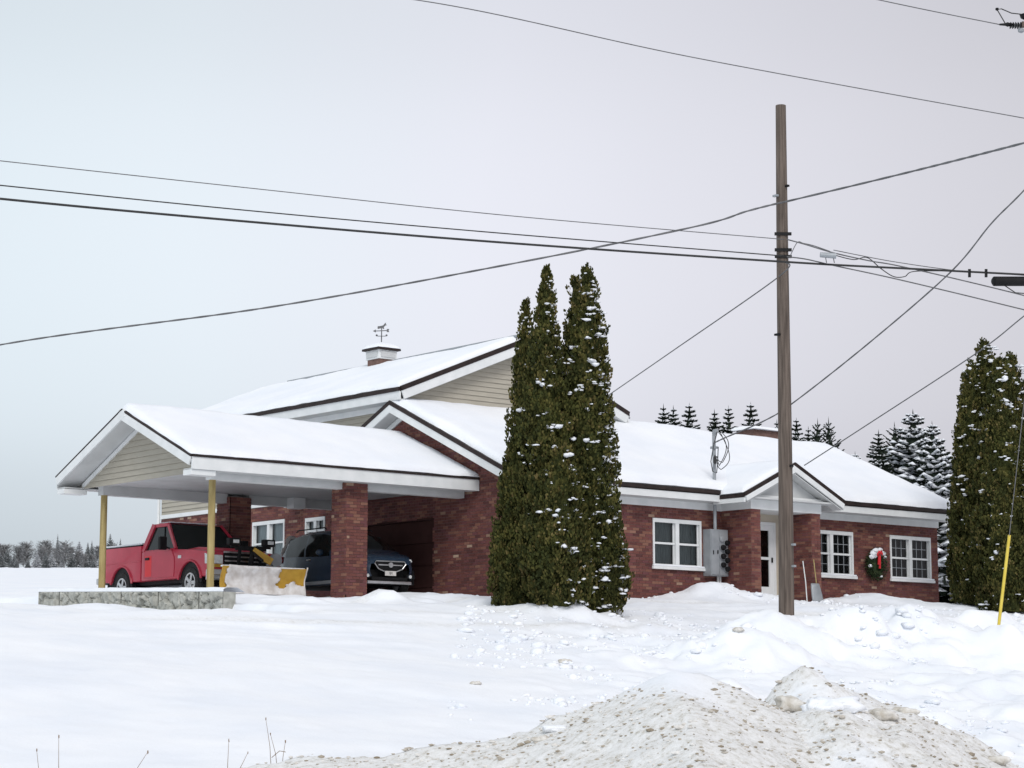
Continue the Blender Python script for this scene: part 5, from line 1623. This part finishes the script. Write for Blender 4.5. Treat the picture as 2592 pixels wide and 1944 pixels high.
for (px, dd, tipy, r, lab, seed, n, sn_n, tpp) in (
    (2458, 57.6, 945, .45, 'slim leftmost cedar of the right edge row, by the roof corner', 11, 6000, 50, .85),
    (2513, 57.0, 856, .98, 'highest pointed cedar in the right edge row', 12, 12000, 130, .75),
    (2580, 56.2, 893, .95, 'dense dark cedar cut by the right edge of the picture', 13, 11000, 150, .7),
    (2478, 56.6, 912, .66, 'cedar filling the gap below the highest tip at right', 14, 8000, 80, .8),
    (2550, 55.6, 905, .80, 'front cedar of the right edge row behind the yellow guard', 16, 9000, 110, .6),
    (2665, 56.0, 900, 1.1, 'cedar just beyond the right edge of the picture', 15, 8000, 40, .62),
):
    v = at(px, 1540, dd); g = gz(v.x, v.y); b = Vector((v.x, v.y, g-.05))
    lo, hi = 1., 16.
    for _ in range(30):
        mid = (lo+hi)/2
        if proj((b.x, b.y, b.z+mid))[1] > tipy: lo = mid
        else: hi = mid
    cedar(b, lo, r, lab, seed, GR, n=n, snow=sn_n, low=.92, tip=tpp, snow_side=math.atan2(-CY, -SY))

# ------------------------------------------------------------------ spruces behind the building and the far wood
def spruce_meshes(seed, H, R, levels, snowy=.5, per=8, pine=False):
    """returns trunk, crown and snow meshes"""
    rr = random.Random(seed); tr = MB(); cr = MB(); sn_ = MB()
    tr.tube([(0, 0, -.5), (0, 0, H*.5), (0, 0, H*.97)], [H*.018, H*.011, .01], 7)
    # dark heart of the crown
    for (k0, k1) in ((.04, .97),):
        n0 = len(cr.v)
        for b in range(9): a = b*math.pi*2/9; cr.v.append((R*.42*math.cos(a), R*.42*math.sin(a), H*k0))
        cr.v.append((0, 0, H*k1)); cr.f += [(n0+b, n0+(b+1) % 9, n0+9) for b in range(9)]
    for l in range(levels):
        k = (l+rr.uniform(-.35, .35))/levels
        z = H*(.06+.93*k); rl = (R*(1-k)**1.0*rr.uniform(.75, 1.15)+.010*H)
        nb = max(6, int(per*(1.25-.5*k)+rr.uniform(-.5, 1)))
        a0 = rr.uniform(0, 6.28)
        for b in range(nb):
            a = a0+2*math.pi*b/nb+rr.uniform(-.3, .3); ln = rl*rr.uniform(.7, 1.12)
            o = Vector((math.cos(a), math.sin(a), 0)); t = Vector((-math.sin(a), math.cos(a), 0))
            droop = rr.uniform(.15, .42)*(1-k*1.5) if not pine else rr.uniform(-.75, -.15)
            seg = 4
            prev = Vector((0, 0, z))
            for s in range(1, seg+1):
                f = s/seg
                p = o*ln*f+Vector((0, 0, z-droop*ln*f+.14*ln*f*f))
                wd = ln*.26*(1-f*.55)+.035
                for sg in (-1, 1):
                    q = p+t*sg*wd*rr.uniform(.7, 1.3)+o*wd*rr.uniform(.1, .7)-Vector((0, 0, wd*rr.uniform(.1, .6)))
                    cr.v += [tuple(prev), tuple((prev+p)/2+t*sg*wd*.4), tuple(q), tuple(p)]; n0 = len(cr.v)-4
                    cr.f.append((n0, n0+1, n0+2, n0+3))
                for h2 in range(2):
                    n0 = len(cr.v); dz = Vector((0, 0, -wd*rr.uniform(.5, 1.2)))+t*rr.uniform(-.5, .5)*wd
                    cr.v += [tuple(prev), tuple(p), tuple(p+dz), tuple(prev+dz*.7)]; cr.f.append((n0, n0+1, n0+2, n0+3))
                if rr.random() < snowy and s > 1:
                    m_ = (prev+p)/2+Vector((0, 0, .03)); w_ = wd*(.8 if snowy < .8 else 1.15); n0 = len(sn_.v); L_ = (p-prev)*(.7 if snowy < .8 else .85); h_ = (.03+.10*wd)*(1 if snowy < .8 else 2.2)
                    sn_.v += [tuple(m_-L_), tuple(m_+t*w_-Vector((0, 0, w_*.35))), tuple(m_+L_-Vector((0, 0, .03+w_*.2))), tuple(m_-t*w_-Vector((0, 0, w_*.35))), tuple(m_+Vector((0, 0, h_)))]
                    sn_.f += [(n0, n0+1, n0+4), (n0+1, n0+2, n0+4), (n0+2, n0+3, n0+4), (n0+3, n0, n0+4), (n0+3, n0+2, n0+1, n0)]
                prev = p
    # leader
    for b in range(5):
        a = b*1.257; n0 = len(cr.v); cr.v += [(0, 0, H*1.0), (.05*math.cos(a)*H*.12, .05*math.sin(a)*H*.12, H*.93), (.05*math.cos(a+1.2)*H*.1, .05*math.sin(a+1.2)*H*.1, H*.92)]; cr.f.append((n0, n0+1, n0+2))
    T, Cc, S = tr.mesh('trunk'), cr.mesh('crown'), sn_.mesh('snow_load')
    T.materials.append(m_bark); Cc.materials.append(m_spruce); S.materials.append(m_snow); S.shade_smooth()
    return T, Cc, S


PROT = [spruce_meshes(31, 9.0, 2.5, 42, .42, 10), spruce_meshes(32, 9.0, 2.8, 40, .48, 10), spruce_meshes(33, 9.0, 3.2, 36, .85, 10), spruce_meshes(34, 9.0, 3.4, 24, .35, 9, True)]


def put_tree(px, tipy, d, proto, label, group, wide=1.0, name='spruce_tree', cat='spruce', mats=None):
    v = at(px, 1400, d); g = gz(v.x, v.y); b = Vector((v.x, v.y, g-.1))
    lo, hi = .5, 60.
    for _ in range(34):
        mid = (lo+hi)/2
        if proj((b.x, b.y, b.z+mid))[1] > tipy: lo = mid
        else: hi = mid
    o = empty(name, b, random.uniform(0, 6.28)); tag(o, label, cat, group); k = lo/9.15; o.scale = (k*wide, k*wide, k)
    for me, nm in zip(PROT[proto], ('trunk', 'crown', 'snow_load')):
        if not len(me.vertices): continue
        c = bpy.data.objects.new(nm, me); COL.objects.link(c); c.parent = o
        if nm == 'snow_load': c['kind'] = 'stuff'
        if mats and nm == 'crown':
            c.material_slots[0].link = 'OBJECT'; c.material_slots[0].material = mats
    return o


GS = 'spruces behind the building'
for px, ty, d, pr_, lab, w in (
    (1590, 1040, 104, 0, 'tiny spruce tip just right of the big gable edge', .7),
    (1683, 1016, 96, 0, 'leftmost of the first three spruces above the roof', .8),
    (1708, 1020, 98, 0, 'middle and thinnest of the first three spruces above the roof', .8),
    (1749, 1014, 95, 1, 'right and widest of the first three spruces above the roof', .9),
    (1813, 1030, 97, 0, 'leftmost of the second three spruces above the roof', .85),
    (1849, 1021, 99, 1, 'middle of the second three spruces above the roof', .75),
    (1906, 1012, 94, 1, 'tallest spruce left of the utility pole, right of the service mast', .9),
    (1972, 1056, 97, 0, 'spruce hidden behind the utility pole just left of it', .8),
    (2022, 1052, 98, 1, 'snowy spruce directly right of the utility pole', .75),
    (2052, 1074, 99, 0, 'low thin spruce between the pole and the feathery pine', .8),
    (2076, 1053, 96, 3, 'feathery dark pine behind the roof right of the pole', .62),
    (2104, 1050, 97, 3, 'rightmost feathery pine at the end of the roof ridge', .62),
    (2170, 1139, 90, 2, 'low snow laden evergreen peeping over the right roof slope', .8),
    (2231, 1082, 80, 0, 'narrow dark spruce left of the big snowy evergreen', .9),
    (2320, 1030, 82, 2, 'big evergreen heavily loaded with snow beside the right cedars', 1.15),
    (2272, 1062, 84, 3, 'loose branched evergreen at the left of the big snowy one', .8),
    (2368, 1060, 79, 2, 'snowy evergreen tucked against the right cedars', .9),
): put_tree(px, ty-4, d, pr_, lab, GS, w*1.45)

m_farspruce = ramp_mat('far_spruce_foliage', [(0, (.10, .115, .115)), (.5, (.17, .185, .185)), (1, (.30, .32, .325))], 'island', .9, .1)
GF = 'far wood behind the snow field'
rr = random.Random(77)
near_labels = {118: 'tallest dead topped spruce in the far wood at left', 146: None}
k = 0
special = [(145, 1348, 4, 'tallest thin spire of the far wood at left', .45), (200, 1368, 2, 'snow striped spruce in the far wood left of the timber post', 1.1), (110, 1370, 1, 'pointed pine left of the thin spire in the far wood', .7), (126, 1364, 0, 'small spruce close left of the thin spire in the far wood', .6),
           (278, 1347, 3, 'dark pine of the far wood seen between the truck bed and the beam', .7), (222, 1370, 0, 'dark spruce of the far wood just left of the timber post', .8), (232, 1366, 1, 'spruce of the far wood touching the timber post', .7), (304, 1360, 0, 'small pine of the far wood above the truck bed', .6), (36, 1395, 0, 'small dark spruce of the far wood near the left edge', .8), (18, 1385, 3, 'bushy tree of the far wood at the left edge', .9), (372, 1362, 0, 'tiny far pine seen just left of the truck cab', .6)]
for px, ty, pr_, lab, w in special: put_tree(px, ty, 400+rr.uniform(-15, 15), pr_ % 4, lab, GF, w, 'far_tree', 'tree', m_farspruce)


def twig_mesh(seed):
    rr = random.Random(seed); mb = MB(); mb.tube([(0, 0, -.5), (0, 0, 3), (.1, .1, 6)], [.14, .09, .04], 5)
    for i in range(150):
        z = rr.uniform(.8, 6.4); a = rr.uniform(0, 6.28); L_ = rr.uniform(1.0, 2.6)*(1.1-abs(z-3.6)/5.2)
        p = Vector((0, 0, z)); 
        for s in range(3):
            q = p+Vector((math.cos(a)*L_/3, math.sin(a)*L_/3, L_*rr.uniform(.12, .34))); w = .05*(3-s)/3+.05
            t = Vector((-math.sin(a), math.cos(a), .5))*w
            mb.quad(p-t, p+t, q+t*.7, q-t*.7)
            for b in range(3):
                e = q+Vector((rr.uniform(-.5, .5), rr.uniform(-.5, .5), rr.uniform(-.05, .6)))
                mb.quad(q-t*.6, q+t*.6, e+t*.3, e-t*.3)
            p = q; a += rr.uniform(-.5, .5)
    me = mb.mesh('crown'); me.materials.append(m_frost); return me


TW = [twig_mesh(s) for s in (1, 2, 3, 4)]
for i in range(34):
    px = -120+i*16+rr.uniform(-6, 6); d = rr.uniform(380, 430); ty = rr.uniform(1380, 1408)-8*math.exp(-((px-130)/60)**2)
    v = at(px, 1440, d); g = gz(v.x, v.y); b = Vector((v.x, v.y, g-.2)); lo, hi = .5, 30.
    for _ in range(30):
        mid = (lo+hi)/2
        if proj((b.x, b.y, b.z+mid))[1] > ty: lo = mid
        else: hi = mid
    o = empty('bare_tree', b, rr.uniform(0, 6.28)); tag(o, 'grey frosted bare tree in the far wood behind the snow field', 'tree', 'grey bare trees of the far wood')
    kk = max(lo, 2)/6.6; o.scale = (kk*1.25, kk*1.25, kk)
    c = bpy.data.objects.new('crown', TW[i % 4]); COL.objects.link(c); c.parent = o
for i in range(26):
    px = -120+i*21+rr.uniform(-8, 8)
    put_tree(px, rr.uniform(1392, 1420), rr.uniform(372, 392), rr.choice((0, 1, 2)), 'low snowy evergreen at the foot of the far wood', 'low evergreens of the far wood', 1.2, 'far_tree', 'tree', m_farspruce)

# ------------------------------------------------------------------ roadside snow lumps and weeds
def lump(px, py, d, size, label, mat, seed, sx=1.4, sz=.55, group='snow chunks on the bank'):
    v = at(px, py, d); g = gz(v.x, v.y)
    mb = MB().blob((0, 0, 0), size, sx, 1.0, sz, 3, .0, seed)
    mb.v = [tuple(Vector(p)*(1+.5*noise.noise(Vector(p)*(1.2/size)+Vector((seed, 0, 0)))+.3*noise.noise(Vector(p)*(3/size)+Vector((0, seed, 0)))+.12*noise.noise(Vector(p)*(7/size)))) for p in mb.v]
    o = mb.build('snow_chunk', mat, None, smooth=5, fix=False); o.location = (v.x, v.y, g+size*sz*.35); o.rotation_euler = (0, 0, RIGHT)
    tag(o, label, 'snow chunk', group)
    return o


lump(2110, 1825, 24.6, .21, 'largest clean white snow block on the dirty bank', m_snow, 1, 1.5, .55)
lump(2062, 1812, 24.6, .12, 'white snow block touching the left end of the largest one', m_snow, 9, 1.2, .7)
lump(1930, 1765, 25.0, .12, 'tan snow block in the dip between the two bank crests', m_dirtsnow, 2, 2.0, .5)
lump(2000, 1780, 24.9, .15, 'brown stained snow block right of the tan one in the dip', m_dirtsnow, 3, 1.2, .7)
lump(1408, 1888, 24.2, .085, 'small white snow lump low on the dirty bank near bottom centre', m_snow, 4, 1.9, .45)
lump(1372, 1918, 24.0, .07, 'tiny tan lump just below the small white one at bottom centre', m_dirtsnow, 5)
lump(2235, 1828, 24.8, .13, 'rough brown lump on the right bank crest', m_dirtsnow, 6)
lump(2292, 1822, 25.3, .10, 'grey lump standing proud on the right crest line', m_dirtsnow, 7)
lump(2520, 1922, 25.3, .10, 'dirty lump low on the right crest near the corner', m_dirtsnow, 8)
lump(1430, 1638, 38, .075, 'lone tan snow chunk on the clean slope below the cedars', m_dirtsnow, 10)
lump(1205, 1715, 34, .06, 'lone grey snow chunk on the clean slope left of the bank', m_dirtsnow, 11)
lump(1868, 1604, 40, .08, 'brown snow chunk left of the utility pole foot', m_dirtsnow, 12)
# countless small clods frozen in the dirty bank
rr = random.Random(5); cl = MB(); pts = []
for i in range(22000):
    s_ = rr.uniform(20.5, 26.6); t_ = rr.uniform(-4.5, 7.5); pts.append((CAM[0]+s_*SY+t_*CY, CAM[1]+s_*CY-t_*SY))
PA = np.array(pts); Zp, Dp = ground_z(PA[:, 0], PA[:, 1])
for (x, y), z, d in zip(pts, Zp, Dp):
    if d > .3 and rr.random() < .30:
        r = rr.choice((.006, .008, .010, .013, .018)) if rr.random() < .975 else rr.uniform(.024, .036)
        cl.blob((x, y, z+r*.15), r, rr.uniform(1.0, 2.4), rr.uniform(.8, 1.6), rr.uniform(.45, .8), 1, .35, i)
o = cl.build('snow_clods', m_clod, None, fix=False)
tag(o, 'small dirty snow clods strewn over the ploughed roadside bank', 'snow clods', kind='stuff')
# white clods on the clean ploughed snow
cl = MB(); pts = []
for i in range(4200):
    s_ = rr.uniform(27, 57); t_ = rr.uniform(-1, 13); pts.append((CAM[0]+s_*SY+t_*CY, CAM[1]+s_*CY-t_*SY))
PA = np.array(pts); Zp, Dp = ground_z(PA[:, 0], PA[:, 1]); W8 = fbm(PA[:, 0]*.5, PA[:, 1]*.5, 3, 77)
for (x, y), z, w in zip(pts, Zp, W8):
    if w > .05:
        r = rr.uniform(.02, .06) if rr.random() < .92 else rr.uniform(.07, .13)
        cl.blob((x, y, z+r*.15), r, rr.uniform(.8, 1.6), rr.uniform(.8, 1.6), rr.uniform(.5, .8), 1, .3, rr.randrange(999))
o = cl.build('snow_lumps', m_snow, None, fix=False, smooth=5)
tag(o, 'small white snow lumps scattered over the ploughed slope', 'snow lumps', kind='stuff')

# dry weeds poking out of the snow
for i, (px, py, h_px, d, lean_, lab) in enumerate((
    (150, 1944, 84, 22, -.02, 'tallest dry weed stem with branching head at bottom left'), (106, 1944, 50, 22, -.1, 'thin dry weed stem at the far bottom left'), (312, 1944, 46, 22.2, .45, 'slanting dry grass blade at bottom left'),
    (688, 1902, 86, 25, -.12, 'tall curved weed stem with seed head left of the dirty bank'), (704, 1900, 46, 25, -.2, 'leaning dry weed stem beside the tall curved one'), (714, 1902, 30, 25.1, .1, 'short dry weed stem right of the tall curved one'),
    (576, 1925, 55, 24, .02, 'faint dry weed stem with small head left of the bank'), (600, 1920, 20, 24, .35, 'stubby brown twig at the left tip of the dirty bank'))):
    v = at(px, py, d); g = gz(v.x, v.y); H_ = max(.12, CAM[2]+(1765-(py-h_px))/FPX*d-g)
    o = empty('dry_weed', (v.x, v.y, g-.02)); tag(o, lab, 'weed', 'dry weeds in the snow')
    L3 = ex*lean_*H_
    MB().tube([Vector((0, 0, 0)), L3*.3+Vector((0, 0, H_*.5)), L3+Vector((0, 0, H_))], [.004, .0035, .002], 5).build('stem', m_weed, o)
    if H_ > .2:
        MB().blob(L3+Vector((0, 0, H_)), .009, .8, .8, 2.4, 1, .3, i).build('seed_head', m_weed, o)
    if i in (0, 3):
        MB().tube([Vector((0, 0, H_*.3)), ex*.09+Vector((0, 0, H_*.42)), ex*.16+Vector((0, 0, H_*.40))], .004, 4).build('side_twig', m_weed, o)
